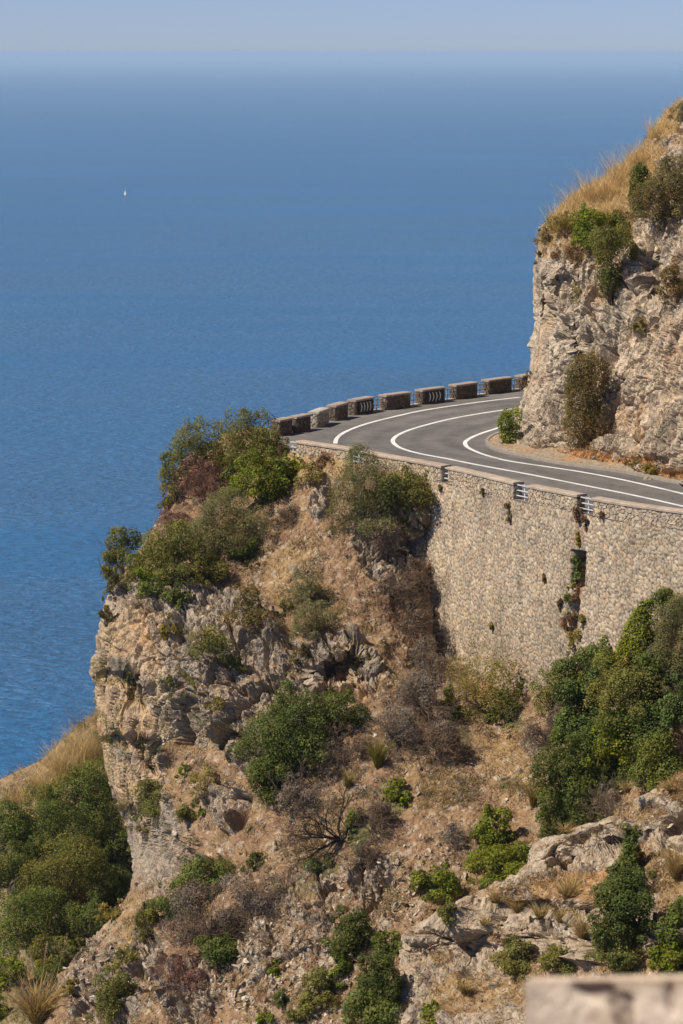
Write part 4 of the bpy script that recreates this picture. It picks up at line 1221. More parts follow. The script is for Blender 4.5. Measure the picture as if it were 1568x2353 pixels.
def tuft(x, y, w, h, sheet_, label, col0=(.30, .22, .075), col1=(.52, .37, .15), n=420, lean=.75, name="grass_tuft", cat="grass tuft", group="tufts of tall grass on the slopes", axis=None, gravity=.4, plumes=False, wid=.016, spread=.16):
    r = np.random.default_rng(int(x * 17 + y * 3))
    d = depth_at(sheet_, x, y + .4 * h); k = d / FPX
    g = at(np.array(float(x)), np.array(float(y + .46 * h)), np.array(d - .1))
    a = r.random(n) * 6.283; q = np.sqrt(r.random(n)) * w * k * spread
    roots = g + np.stack([np.cos(a) * q, np.sin(a) * q * .7, -.04 + 0 * q], 1)
    V, F, C = blades(r, roots, h * k * .98, wid, lean * w / max(h, 1), col0, col1, gravity, axis=axis)
    if not plumes:
        o = mesh_obj(name, V, F, M_GRASS, None, C, origin=g); tag(o, label, cat, group); return o
    t = empty(name, g); tag(t, label, cat, group)
    mesh_obj("blades", V, F, M_GRASS, t, C)
    V, F, C = blades(r, roots[:26], h * k * 1.75, .02, lean * .55, (.30, .2, .1), (.34, .23, .14), .22, axis=axis)
    mesh_obj("flower_stalks", V, F, M_GRASS, t, C)
    tips = V.reshape(-1, 10, 3)[:, 8]; tb = V.reshape(-1, 10, 3)[:, 6]
    pr = np.concatenate([tips + (tb - tips) * q for q in np.linspace(0, 1, 12)]); dr = np.tile(tips - tb, (12, 1))
    L = [np.r_[p, .05, .05, .07] for p in pr]
    V, F, C = leaves(r, L, 2600, .10, .02, (.36, .25, .16), .25)
    mesh_obj("plumes", V, F, M_GRASS, t, C)
    return t
# ---- plants along the top of the headland
G1 = "evergreen shrubs on the headland"
shrub('olive', 572, 1018, 138, 150, 'A', "large rounded olive-green tree beside the leftmost parapet at the bend", "tree", "tree", G1, dens=1.15, sink=.2)
shrub('olive', 456, 1036, 140, 120, 'A', "dense olive-green shrub on the skyline just left of the large round tree", group=G1)
shrub('olive', 408, 1098, 84, 124, 'A', "olive shrub on the skyline edge, outside the reddish brown dead shrub", group=G1)
shrub('olive', 376, 1160, 36, 52, 'A', "little green shrub clinging to the skyline below the reddish dead shrub", group=G1)
dead('red', 462, 1092, 100, 112, 'A', "reddish brown dead shrub enclosed by green shrubs below the round tree", stems=22, thick=.02)
dead('red', 398, 1192, 80, 50, 'A', "low brown dead shrub at the skyline above the lone leaning tree", stems=16)
shrub('dark', 525, 1118, 48, 78, 'A', "narrow dark green shrub between the reddish dead shrub and the bright one", group=G1)
shrub('bright', 600, 1104, 130, 118, 'A', "broad bright green leafy shrub below the large round tree", group=G1, dens=1.1)
shrub('bright', 668, 1070, 74, 58, 'A', "bright green creeper just under the leftmost low parapet section", group=G1)
shrub('yellow', 712, 1092, 56, 58, 'A', "yellowish half-dry creeper left of the bare pale rock under the parapet", group=G1, dens=.7)
shrub('rust', 735, 1062, 50, 50, 'A', "rust-coloured dry bush against the foot of the leftmost parapet section", group=G1, dens=.6)
shrub('brown', 640, 1028, 46, 60, 'A', "brownish dry side of the thicket right beside the gap rails at the tip", group=G1, dens=.8)
shrub('grey', 520, 1212, 182, 140, 'A', "largest grey-green shrub in the upper middle of the headland", group=G1, dens=1.15)
shrub('olive', 400, 1280, 120, 130, 'A', "green shrub between the lone leaning tree and the largest grey-green shrub", group=G1, dens=1.1)
shrub('dark', 402, 1365, 60, 56, 'A', "dark low shrub at the lower edge of the thicket, right above the grey cliff", group=G1)
shrub('olive', 470, 1310, 90, 70, 'A', "shaded olive shrub under the largest grey-green shrub", group=G1)
shrub('bright', 328, 1330, 56, 50, 'A', "small lighter green shrub at the head of the cliff, beside the leaning tree", group=G1, dens=.9)
shrub('yellow', 352, 1262, 56, 70, 'A', "thin straw-coloured shrub on the skyline right of the lone leaning tree", group=G1, dens=.45)
shrub('olive', 280, 1272, 84, 92, 'A', "lone leaning tree silhouetted against the sea at the top of the cliff", "tree", "tree", G1, dz=1.2)
shrub('olive', 262, 1340, 44, 62, 'A', "small olive shrub hanging on the skyline directly under the lone leaning tree", group=G1)
shrub('olive', 244, 1408, 34, 70, 'A', "lowest olive shrub on the skyline, at the rim of the tan cliff", group=G1)
shrub('brown', 575, 1392, 106, 98, 'A', "spiky olive-brown shrub standing on the grey ledges", group=G1, shape='cone')
shrub('grey', 712, 1352, 90, 80, 'A', "upper crown of faded grey-green shrub in the middle of the bare slope", group=G1, dens=.8)
shrub('grey', 724, 1422, 96, 90, 'A', "lower faded grey-green shrub on the bare slope, darker at its foot", group=G1, dens=.9)
shrub('dark', 655, 1400, 36, 40, 'A', "tiny dark shrub at the left foot of the faded grey-green shrubs", group=G1)
shrub('grey', 838, 1146, 142, 196, 'A', "tall grey-green shrub under the parapet, left of the two by the wall", group=G1, dens=1.1)
shrub('olive', 936, 1128, 124, 100, 'A', "darker olive shrub leaning on the top left corner of the tall wall", group=G1, dens=1.05)
shrub('olive', 455, 1238, 110, 92, 'A', "olive shrub joining the largest grey-green one to its left neighbour", group=G1)
shrub('olive', 330, 1300, 84, 84, 'A', "olive shrub at the right foot of the lone leaning tree", group=G1)
shrub('mid', 360, 1352, 70, 60, 'A', "mid-green shrub spilling over the top edge of the cliff", group=G1)
shrub('dark', 560, 1262, 90, 60, 'A', "dark underside shrub at the lower right of the largest grey-green one", group=G1)
shrub('olive', 252, 1300, 44, 70, 'A', "olive sprig filling the skyline just left under the lone leaning tree", group=G1)
dead('grey', 882, 1222, 120, 90, 'A', "grey tangle of dead twigs below the two shrubs by the wall", stems=16)
dead('brown', 950, 1420, 90, 90, 'A', "brown dead shrub pressed against the left edge of the tall wall", stems=16)
dead('brown', 660, 1180, 70, 44, 'A', "low brown dead shrub under the broad bright green one", stems=14)
dead('grey', 705, 1300, 70, 40, 'A', "low greyish dead shrub above the faded grey-green shrubs", stems=12, haze=False)
dead('brown', 960, 1320, 80, 90, 'A', "brown dead shrub on the slope half way down the left edge of the wall", stems=18)
dead('grey', 975, 1500, 90, 80, 'A', "grey dead shrub at the lower left corner of the wall", stems=20)
dead('brown', 905, 1345, 90, 70, 'A', "low brown dead shrub left of the middle of the wall's left edge", stems=16)
# ---- on the rocks of the cliff
G2 = "small shrubs rooted in the cliff rock"
shrub('olive', 480, 1488, 86, 84, 'A', "sparse olive shrub in the middle of the grey cliff ledges", group=G2, dens=.8)
shrub('olive', 545, 1527, 44, 38, 'A', "small olive cushion right of the sparse shrub on the grey ledges", group=G2)
shrub('yellow', 437, 1560, 38, 32, 'A', "small yellowish cushion below the sparse shrub on the grey ledges", group=G2)
shrub('yellow', 388, 1448, 38, 76, 'A', "upright yellow-green shrub in the cleft at the top of the tan cliff", group=G2, dens=.8)
shrub('olive', 392, 1568, 24, 26, 'A', "tiny green plant on the right rim of the tan overhanging cliff", group=G2)
shrub('yellow', 492, 1615, 44, 34, 'A', "dry yellow cushion on the rock left of the big dark tree", group=G2, dens=.7)
shrub('olive', 352, 1838, 96, 82, 'A', "dark olive shrub on the rim at the foot of the tan overhang", group=G2)
shrub('olive', 432, 1858, 56, 56, 'A', "olive-yellow shrub beside the dark one at the foot of the tan overhang", group=G2)
shrub('bright', 424, 1772, 32, 30, 'A', "small bright yellow-green plant above the two shrubs at the overhang foot", group=G2)
shrub('yellow', 468, 1795, 62, 84, 'A', "thin yellowish shrub between the overhang and the grey outcrop", group=G2, dens=.5)
shrub('mid', 470, 1866, 30, 28, 'A', "little green plant at the left foot of the grey outcrop", group=G2)
shrub('brown', 690, 1510, 46, 44, 'A', "brownish cushion left of the small cave in the rock", group=G2, dens=.7)
shrub('brown', 330, 1900, 34, 34, 'A', "brown cushion in the rock crack under the dark olive shrub", group=G2, dens=.7)
# ---- central slope
G3 = "shrubs and trees on the central slope"
shrub('dark', 662, 1690, 190, 180, 'A', "big dark green tree in the middle of the slope, its main crown", "tree", "tree", G3, dens=1.25, sink=.35)
shrub('dark', 775, 1640, 120, 96, 'A', "dark green tree behind the right shoulder of the big dark one", "tree", "tree", G3, dens=1.1, sink=.3)
shrub('dark', 622, 1792, 92, 108, 'A', "dark green bush hanging at the lower left of the big dark tree", group=G3, dens=1.2, sink=.3)
dead('brown', 790, 1715, 110, 90, 'A', "dark brown dead shrub in the shade right of the big dark tree", stems=18, thick=.02)
dead('black', 730, 1880, 140, 170, 'A', "fallen dead tree with black branches fanning out to the left", "dead_tree", "dead tree", None, stems=11, axis=(-.80, -.25, .42), spread=.55, levels=3, thick=.055, kids=4, base=(782, 1928), length=2.0, haze=False)
dead('grey', 700, 1820, 130, 90, 'A', "grey dead shrub right under the big dark tree", stems=18)
tuft(868, 1725, 50, 78, 'A', "bright yellow-green grass tuft on the bare slope right of the big dark tree", (.16, .15, .02), (.30, .25, .05), n=520, lean=.5)
tuft(800, 1786, 34, 50, 'A', "yellowish grass tuft between the fallen dead tree and the big dark tree", (.16, .14, .03), (.34, .27, .07), n=260, lean=.5)
shrub('bright', 905, 1815, 60, 56, 'A', "fresh green low shrub on the slope right of the fallen dead tree", group=G3, dens=.75)
shrub('bright', 930, 1840, 34, 34, 'A', "small fresh green cushion just right of the fresh green low shrub", group=G3, dens=.8)
shrub('mid', 812, 1886, 50, 62, 'A', "green plant growing at the root of the fallen dead tree", group=G3, dens=.7)
shrub('mid', 738, 1988, 60, 42, 'A', "low green patch of leaves below the fallen dead tree", group=G3, dens=.5)
dead('brown', 856, 1866, 84, 96, 'A', "brown twiggy dead shrub right of the fallen dead tree", stems=15)
dead('brown', 840, 1958, 66, 76, 'A', "small dark dead shrub standing below right of the fallen tree", stems=13)
dead('grey', 960, 1575, 130, 120, 'A', "large grey dead shrub below the left foot of the tall wall", stems=24)
dead('grey', 905, 1655, 120, 110, 'A', "grey-brown dead shrub right of the dark trees, half way down", stems=22)
dead('brown', 1000, 1690, 130, 120, 'A', "brown dead thicket in the middle of the right slope", stems=22)
dead('grey', 1052, 1810, 66, 84, 'A', "small bare dead sapling with thin trunk on the open right slope", stems=5, levels=3, spread=.4, haze=False)
dead('grey', 1050, 1920, 56, 70, 'A', "grey dead shrub left of the bright green cone bush", stems=13)
shrub('yellow', 1100, 1572, 156, 150, 'A', "sparse yellowish olive tree with several bare stems at the foot of the wall", "tree", "tree", G3, dens=.40, sink=.4, twig=('brown', 10, 1.0))
shrub('mid', 1030, 1600, 34, 52, 'A', "small green bush at the left side of the sparse olive tree", group=G3)
shrub('mid', 1046, 1642, 38, 40, 'A', "second small green bush under the left side of the sparse olive tree", group=G3)
shrub('bright', 1016, 1684, 24, 24, 'A', "tiny bright green bush alone in the brown dead thicket", group=G3)
shrub('mid', 1160, 1626, 66, 80, 'A', "low green plants in a strip right below the sparse olive tree", group=G3, dens=.7)
shrub('bright', 1195, 1582, 40, 40, 'A', "bright green cushion at the lowest point of the wall's foot", group=G3)
dead('brown', 1180, 1520, 50, 110, 'A', "thin dark bare sapling standing up in front of the stone wall", stems=3, levels=3, spread=.22, axis=(-.1, -.1, 1), haze=False, thick=.022)
shrub('bright', 1128, 1905, 88, 90, 'A', "upper crown of the bright green cone bush on the right slope", group=G3, dens=1.1, sink=.35)
shrub('bright', 1146, 1985, 172, 92, 'A', "wide skirt of the bright green cone bush left of the pale ledge", group=G3, dens=1.1, sink=.35)
shrub('bright', 1000, 2028, 90, 88, 'A', "bright green bush left of the cone bush, above the pale rocks", group=G3)
tuft(1225, 1815, 46, 76, 'A', "yellowish tall grass at the left foot of the dark thicket", (.22, .18, .04), (.42, .32, .10), n=300)
# ---- thicket at the right
G4 = "trees and shrubs of the thicket at the foot of the wall"
shrub('mid', 1408, 1408, 46, 92, 'A', "slim dark green sapling rising in front of the wall, right of the recess", "tree", "tree", G4, shape='cone', sink=.35)
shrub('olive', 1280, 1585, 104, 100, 'A', "olive-green bush at the top left of the right-hand thicket", "tree", "tree", G4, sink=.35)
shrub('bright', 1466, 1480, 112, 168, 'A', "yellowish green feathery tree in the thicket below the wall", "tree", "tree", G4, shape='cone', dens=1.15, sink=.35)
shrub('grey', 1556, 1490, 116, 200, 'A', "tall grey-green tree at the right picture edge below the wall", "tree", "tree", G4, dens=1.2, sink=.35)
shrub('mid', 1380, 1520, 90, 100, 'A', "mid-green tree between the slim sapling and the dark ivy-like tree", "tree", "tree", G4, sink=.35)
shrub('ivy', 1345, 1640, 140, 170, 'A', "dark blue-green leafy tree in the left of the thicket", "tree", "tree", G4, dens=1.2, sink=.35)
shrub('olive', 1450, 1600, 160, 130, 'A', "broad olive-green tree in the centre of the thicket", "tree", "tree", G4, dens=1.1, sink=.35)
shrub('bright', 1420, 1702, 130, 120, 'A', "lightest yellow-green leafy tree in the thicket", "tree", "tree", G4, dens=1.1, sink=.35)
shrub('mid', 1505, 1740, 150, 130, 'A', "mid-green tree at the lower right of the thicket, above the ledge", "tree", "tree", G4, dens=1.1, sink=.35)
shrub('ivy', 1560, 1620, 90, 110, 'A', "dark green tree at the picture edge under the tall grey-green one", "tree", "tree", G4, dens=1.1, sink=.35)
shrub('dark', 1310, 1800, 160, 200, 'A', "dark green tree at the bottom left corner of the thicket", "tree", "tree", G4, dens=1.2, sink=.35)
shrub('dark', 1270, 1900, 80, 90, 'A', "low dark bush at the very foot of the thicket, above the pale ledge", group=G4, sink=.35)
shrub('dark', 1330, 1540, 100, 90, 'A', "dark shaded tree just below the brown weeds at the wall's foot", "tree", "tree", G4, sink=.2)
shrub('olive', 1420, 1545, 110, 110, 'A', "olive tree wedged between the feathery tree and the dark leafy one", "tree", "tree", G4, sink=.15)
shrub('mid', 1505, 1560, 110, 130, 'A', "mid-green tree behind the lower part of the feathery tree", "tree", "tree", G4, sink=.1)
shrub('dark', 1380, 1760, 120, 110, 'A', "dark tree filling the gap under the lightest tree of the thicket", "tree", "tree", G4, sink=.15)
shrub('ivy', 1480, 1660, 120, 100, 'A', "blue-green leafy tree right of the lightest tree", "tree", "tree", G4, sink=.15)
shrub('dark', 1530, 1400, 80, 80, 'A', "dark tree top touching the wall at the right picture edge", "tree", "tree", G4, sink=.6)
shrub('mid', 1556, 1810, 70, 60, 'A', "green bush at the picture edge between the thicket and the grassy crest", group=G4, sink=.3)
shrub('mid', 1350, 1860, 90, 80, 'A', "mid-green bush left of the pale grey dead bush", group=G4, sink=.3)
dead('grey', 1396, 1838, 76, 84, 'A', "pale grey dead bush between the thicket and the ledge", stems=18)
dead('brown', 1258, 1668, 90, 120, 'A', "brown dead bush at the left side of the thicket", stems=18)
# ---- lower left, in front of the wooded slope
G5 = "shrubs in the lower left foreground"
shrub('mid', 470, 2016, 126, 92, 'A', "green top of the half-dead bush in the lower left", group=G5, sink=.3)
shrub('mid', 402, 2070, 96, 84, 'A', "left green bough of the half-dead bush in the lower left", group=G5, sink=.3)
shrub('olive', 340, 2120, 58, 84, 'A', "olive bush at the left end of the half-dead bush", group=G5)
dead('brown', 478, 2112, 190, 160, 'A', "large brown dead bush with green boughs above it in the lower left", stems=28, thick=.02)
shrub('mid', 510, 2186, 112, 84, 'A', "green bottom of the half-dead bush in the lower left", group=G5, sink=.3)
dead('grey', 582, 2058, 150, 120, 'A', "wide grey-brown dead shrub right of the half-dead bush", stems=26)
shrub('dark', 585, 1984, 42, 46, 'A', "small dark green bush on top of the wide grey-brown dead shrub", group=G5)
dead('red', 430, 2230, 110, 80, 'A', "reddish grey low dead shrub at the lower left rocks", stems=16)
shrub('olive', 258, 2290, 96, 112, 'A', "dark olive bush near the bottom, lowest on the left ridge", group=G5)
shrub('yellow', 284, 2205, 64, 60, 'A', "yellow-olive bush above the dark olive one on the left ridge", group=G5, dens=.8)
shrub('yellow', 168, 2268, 46, 40, 'A', "small yellow-green bush on the ridge right of the plumed grass", group=G5, dens=.8)
shrub('yellow', 262, 2090, 60, 44, 'A', "low yellow-green shrub under the grey rock at the cliff's foot", group=G5, dens=.8)
shrub('olive', 175, 2180, 50, 46, 'A', "low olive shrub on the ridge above the small yellow-green bush", group=G5, dens=.8)
tuft(86, 2292, 104, 120, 'A', "golden pampas-like grass with brown plumes in the lower left corner", (.36, .25, .06), (.56, .40, .16), n=900, lean=.8, plumes=True, group=None, wid=.026)
# ---- bottom centre
G6 = "shrubs at the bottom centre"
shrub('dark', 802, 2150, 104, 112, 'A', "dark green bush on the scree, upper one at the bottom centre", group=G6, dens=1.1)
shrub('bright', 776, 2225, 50, 76, 'A', "narrow green bush hanging below the dark bush on the scree", group=G6)
shrub('mid', 893, 2168, 92, 52, 'A', "low flat green bush right of the dark bush on the scree", group=G6)
shrub('dark', 868, 2240, 96, 110, 'D', "upper crown of the tall dark green bush at the bottom edge", group=G6, sink=.5)
shrub('mid', 868, 2318, 130, 110, 'D', "wide lower part of the tall green bush at the bottom edge", group=G6, dens=1.1, sink=.5)
shrub('olive', 728, 2275, 84, 84, 'A', "round olive sapling with a thin trunk near the bottom centre", "tree", "tree", G6)
shrub('olive', 690, 2325, 60, 54, 'A', "yellowish low bush at the foot of the round olive sapling", group=G6)
shrub('dark', 650, 2292, 46, 40, 'A', "small dark green bush left of the round olive sapling", group=G6)
shrub('bright', 633, 2228, 32, 42, 'A', "small lone green tuft-like bush on the pale scree", group=G6)
shrub('bright', 612, 2342, 50, 30, 'A', "little green bush cut by the bottom edge left of centre", group=G6)
shrub('bright', 992, 2335, 56, 54, 'D', "light green bush at the bottom edge left of the blurred wall", group=G6)
dead('grey', 685, 2130, 50, 80, 'A', "small grey bare shrub on the scree left of the dark bush", stems=6, haze=False)
dead('brown', 740, 2085, 70, 60, 'A', "brown thin dead shrub above the dark bush on the scree", stems=9, haze=False)
dead('grey', 672, 2010, 44, 60, 'A', "dark little dead sapling below the fallen dead tree, on its left", stems=4, haze=False)
# ---- near ledges
G7 = "plants on the near ledges"
shrub('dark', 1448, 1975, 84, 150, 'D', "narrow top of the tall dark green tree on the near ledge", "tree", "tree", G7, shape='cone', dens=1.1, sink=.5)
shrub('dark', 1440, 2080, 150, 130, 'D', "wide middle of the tall dark green tree on the near ledge", "tree", "tree", G7, dens=1.15, sink=.55)
shrub('olive', 1425, 2165, 130, 110, 'D', "olive-green lower part of the tall tree on the near ledge", "tree", "tree", G7, dens=1.1, sink=.55)
shrub('rust', 1450, 1962, 44, 40, 'D', "withered reddish-brown patch of leaves in the tall tree on the ledge", group=G7, sink=1.6)
shrub('mid', 1562, 2120, 84, 110, 'D', "green bush at the right picture edge above the blurred wall", group=G7, sink=.5)
shrub('bright', 1542, 2205, 100, 74, 'D', "bright green bush directly behind the blurred wall at the right", group=G7, sink=.5)
shrub('bright', 1424, 2214, 60, 38, 'D', "low bright green leaves at the foot of the tall dark tree", group=G7, sink=.6)
shrub('olive', 1180, 2200, 110, 80, 'D', "brownish olive bush under the split grey boulder", group=G7, dens=.8)
shrub('olive', 1285, 2212, 110, 70, 'D', "olive bush just above the left end of the blurred wall", group=G7, dens=.9)
shrub('olive', 1032, 2098, 48, 46, 'D', "olive cushion on the pale rocks below the bright green bush", group=G7, dens=.8)
for x, y, w, h, lab in [(1308, 2030, 76, 76, "largest dry golden grass tuft on the soil shelf below the pale ledge"), (1190, 2064, 60, 62, "dry grass tuft at the left of the soil shelf, above the boulders"), (1290, 2092, 56, 54, "dry grass tuft at the front rim of the soil shelf"),
                        (1338, 2118, 60, 72, "brownish grass tuft drooping left of the tall dark tree"), (1143, 2052, 40, 44, "small dry grass tuft beside the skirt of the cone bush"), (1240, 2086, 44, 48, "small dry grass tuft in the centre of the soil shelf"),
                        (1068, 2256, 52, 50, "dry grass tuft on the lower rocks left of the blurred wall"), (1112, 2108, 36, 34, "tiny dry grass tuft on the pale boulder"), (1552, 1975, 46, 90, "dry grass hanging from the upper ledge at the right edge"),
                        (1440, 1800, 34, 40, "thin reddish grass tuft on the rim above the grey rock ledge"), (1300, 1896, 50, 36, "thin reddish grass on top of the pale ledge"), (1540, 1795, 60, 40, "dry reddish grass on the crest at the right picture edge")]:
    tuft(x, y, w, h, 'D', lab, n=int(120 + w * h * .06), lean=.8)
# ---- bluff on the right
G8 = "plants on the rock bluff"
shrub('bright', 1362, 524, 92, 100, 'C', "bright green bush at the top of the rock bluff, in the dry grass", group=G8, dens=1.15, sink=.4)
shrub('olive', 1402, 622, 88, 170, 'C', "olive bush hanging down the bluff under the bright green one", group=G8, shape='hang', dens=1.15, sink=.3)
shrub('dark', 1424, 522, 56, 66, 'C', "dark bush right behind the bright green bush on the bluff", group=G8)
shrub('dark', 1470, 432, 56, 130, 'C', "dark green upright bush on the upper bluff, left of the big brownish one", group=G8, shape='column', sink=.4)
shrub('brown', 1528, 452, 124, 170, 'C', "big brownish olive bush high on the bluff at the picture edge", group=G8, dens=1.2, sink=.4)
shrub('brown', 1556, 650, 70, 100, 'C', "olive-brown bush on the rock face at the right picture edge", group=G8, sink=.3)
shrub('yellow', 1472, 750, 30, 48, 'C', "small lone yellowish tuft-like bush on the bare rock face", group=G8)
shrub('yellow', 1460, 590, 38, 64, 'C', "narrow yellow-green bush right of the hanging olive bush", group=G8, dens=.8)
shrub('yellow', 1300, 520, 68, 60, 'C', "yellow-green bush left of the bright green one on the bluff", group=G8)
shrub('rust', 1320, 580, 52, 44, 'C', "reddish brown dry bush under the yellow-green one on the bluff", group=G8, dens=.8)
shrub('brown', 1256, 542, 50, 42, 'C', "round grey-brown bush at the left corner of the bluff's rim", group=G8, dens=.9)
shrub('rust', 1272, 580, 40, 40, 'C', "dull brown bush just below the bluff's left corner", group=G8, dens=.7)
shrub('brown', 1240, 592, 24, 30, 'C', "tiny grey-brown bush on the left outline of the bluff", group=G8)
shrub('grey', 1556, 262, 40, 44, 'C', "grey-green bush at the very top of the bluff by the picture edge", group=G8)
shrub('brown', 1350, 925, 124, 230, 'C', "tall olive-brown bush growing up the bluff from the roadside", group=G8, shape='column', dens=1.35, sink=.25)
shrub('bright', 1172, 986, 64, 90, 'C', "bright green bush at the inner kerb of the bend, at the foot of the bluff", group=G8, shape='column', dens=1.1, sink=.6)
shrub('brown', 1455, 1060, 34, 30, 'C', "small dark bush at the foot of the bluff beside the road", group=G8)
shrub('yellow', 1490, 1078, 50, 26, 'C', "low yellowish weeds at the foot of the bluff near the picture edge", group=G8)
shrub('rust', 1212, 870, 18, 44, 'C', "reddish dry plant hanging on the bluff's edge beside the last parapet block", group=G8, dens=.7)
shrub('yellow', 1320, 680, 28, 50, 'C', "dry yellowish plant in a crack left of the hanging olive bush", group=G8, dens=.6)
for x, y, w, h, lab in [(1290, 490, 60, 70, "thin pale grass on the skyline at the left end of the bluff's crest"), (1335, 445, 80, 76, "golden grass tuft on the skyline left of the middle of the crest"), (1385, 415, 90, 80, "golden grass tuft in the middle of the bluff's crest"),
                        (1435, 375, 90, 86, "tallest golden grass tuft on the bluff's crest"), (1475, 345, 60, 66, "golden grass tuft on the crest left of the big brownish bush"), (1410, 470, 90, 66, "golden grass below the crest, right above the bright green bush"),
                        (1512, 290, 50, 56, "dry brown grass near the top of the bluff"), (1350, 480, 60, 50, "golden grass just left above the bright green bush")]:
    tuft(x, y, w, h, 'C', lab, (.52, .37, .15), (.78, .57, .29), n=int(170 + w * h * .05), lean=.6, gravity=.15, wid=.012, spread=.55, group="golden grass tufts on the bluff's crest", axis=(-.15, 0, .1))
# ---- plants on the retaining wall
G9 = "plants growing out of the retaining wall"
shrub('ivy', 1325, 1312, 30, 62, 'W', "green ivy filling the tall dark recess in the stone wall", "ivy", "climbing plant", G9, shape='column', sink=.3)
shrub('yellow', 1322, 1342, 30, 26, 'W', "yellow-green leaves at the bottom of the wall recess", "ivy", "climbing plant", G9)
for x, y, w, h, kd, lab in [(1328, 1192, 26, 56, 'rust', "dry brown hanging plant on the wall above the recess"), (1320, 1390, 30, 80, 'rust', "rust-brown dry plant hanging below the wall recess"), (1300, 1440, 40, 50, 'rust', "brown weeds on the wall near its foot, below the recess"),
                            (1168, 1182, 22, 44, 'brown', "brown weed on the wall under the second parapet gap"), (1108, 1130, 22, 18, 'brown', "small brown weed on the wall under the long parapet section"), (1383, 1188, 22, 30, 'rust', "small rusty weed on the wall right of the parapet gap above the recess"),
                            (1010, 1120, 18, 16, 'brown', "tiny weed at the top left corner of the tall wall"), (1330, 1235, 26, 44, 'yellow', "yellowish tufts on the wall directly on top of the recess lintel"), (1308, 1400, 26, 60, 'olive', "green weeds left of the rust-brown plant below the recess"), (1318, 1475, 44, 50, 'yellow', "yellow-green weeds where the vertical break meets the foot of the wall"), (1330, 1160, 24, 36, 'rust', "rusty weed right under the parapet gap above the recess"), (1286, 1390, 18, 26, 'brown', "small brown weed on the bare stones left of the vertical break"), (1250, 1330, 14, 18, 'brown', "tiny brown weed alone on the stones left of the recess"), (1130, 1440, 16, 22, 'yellow', "tiny yellowish weed low on the wall above the sparse olive tree"), (1345, 1200, 22, 40, 'rust', "narrow rusty plant on the wall just right above the recess"), (1338, 1430, 20, 36, 'yellow', "yellowish weed on the wall between the recess and the thicket")]:
    shrub(kd, x, y, w, h, 'W', lab, "wall_plant", "wall plant", G9, shape='hang', dens=.55, sink=.15)
# ---- wooded slope at the left
G10 = "trees on the wooded slope at the left edge"
for kd, x, y, w, h, lab in [('mid', 205, 1826, 140, 130, "bright-topped green tree highest on the left wooded slope"), ('mid', 40, 1895, 150, 130, "green tree at the left picture edge, upper row of the wooded slope"), ('dark', 135, 1925, 140, 140, "dark green tree in the middle of the left wooded slope"),
                            ('dark', 256, 1935, 110, 170, "darkest tree tucked against the tan overhanging cliff"), ('olive', 156, 2005, 190, 150, "broad olive-green tree in the middle of the left wooded slope"), ('mid', 58, 2130, 170, 160, "big green tree at the left picture edge, lower row"),
                            ('mid', 182, 2142, 132, 150, "blue-green tree at the lower right of the wooded slope"), ('dark', 20, 2010, 110, 130, "shaded dark tree at the left picture edge, middle row"), ('bright', 22, 2246, 76, 90, "bright green bush above the plumed grass in the corner"),
                            ('dark', 262, 2050, 90, 110, "shaded tree at the foot of the grey rock on the wooded slope"), ('mid', -30, 2330, 90, 90, "green bush in the bottom left corner beside the plumed grass"), ('dark', 120, 2245, 90, 80, "dark bush behind the plumed grass"), ('mid', 100, 2070, 110, 100, "green tree between the big lower edge tree and the broad olive-green one"), ('dark', 225, 2010, 100, 110, "dark tree behind the right side of the broad olive-green tree"), ('mid', 120, 1850, 100, 80, "small green tree between the two topmost trees of the wooded slope"), ('olive', 120, 2190, 100, 80, "olive bush left of the blue-green tree on the wooded slope"), ('dark', 60, 1980, 90, 80, "dark low tree under the upper edge tree")]:
    if kd in ('bright',) or x < 0 or (x, y) == (120, 2245): shrub(kd, x, y, w, h, 'B', lab, group=G10, dens=1.1, sink=.5)
    else: shrub(kd, x, y, w, h, 'B', lab, "tree", "tree", G10, dens=1.2, sink=.5)
for x, y, w, h, lab in [(205, 1700, 80, 90, "golden grass on the far ridge touching the tan cliff"), (160, 1735, 90, 90, "golden grass tuft in the middle of the left far ridge"), (105, 1780, 90, 70, "pale grass on the lower end of the left far ridge"), (50, 1815, 80, 50, "thin pale grass by the bare stems at the left edge")]:
    tuft(x, y, w, h, 'B', lab, (.50, .37, .14), (.76, .57, .29), n=620, lean=.6, gravity=.2, spread=.5, wid=.013, axis=(-.25, 0, .2), group="golden grass on the left far ridge")
tuft(190, 1755, 110, 70, 'B', "yellow-green grass below the golden ridge grass", (.15, .14, .03), (.32, .27, .07), n=700, lean=.8, group="golden grass on the left far ridge")
dead('grey', 195, 1640, 70, 70, 'B', "grey bare bush on the skyline above the golden ridge grass", stems=12, haze=False, axis=(-.3, 0, .8))
dead('brown', 25, 1800, 60, 90, 'B', "brown bare stems at the left picture edge above the wooded slope", stems=8, haze=False)

# ------------------------------------------------------------------ ground cover: dry grass and loose stones
def scatter_points(r, key, n, weight):
    P, N, X, Y = SH[key]
    ok = (X > -40) & (X < 1640) & (Y > 230) & (Y < 2420)
    w = weight(P, X, Y, N) * ok
    w = w.ravel(); w = w / w.sum()
    i = r.choice(len(w), n, p=w)
    return P.reshape(-1, 3)[i], N.reshape(-1, 3)[i]

def soilness(P, X, Y, N):
    r, x, y = A_masks(P, X, Y)
    return np.clip(1.0 - r, .04, 1) * (Y > interp(TOPL, X) + 6) * ((X < 990) | (Y > interp(FOOT, X))) * (.35 + sm(-.1, .4, fbm(P * .5, 3, 801)))

def C_fleck(P, X, Y):
    return (.05 + blobs(X, Y, C_GRASS) + blobs(X, Y + 6, C_FOOT)) * (X > 1240)

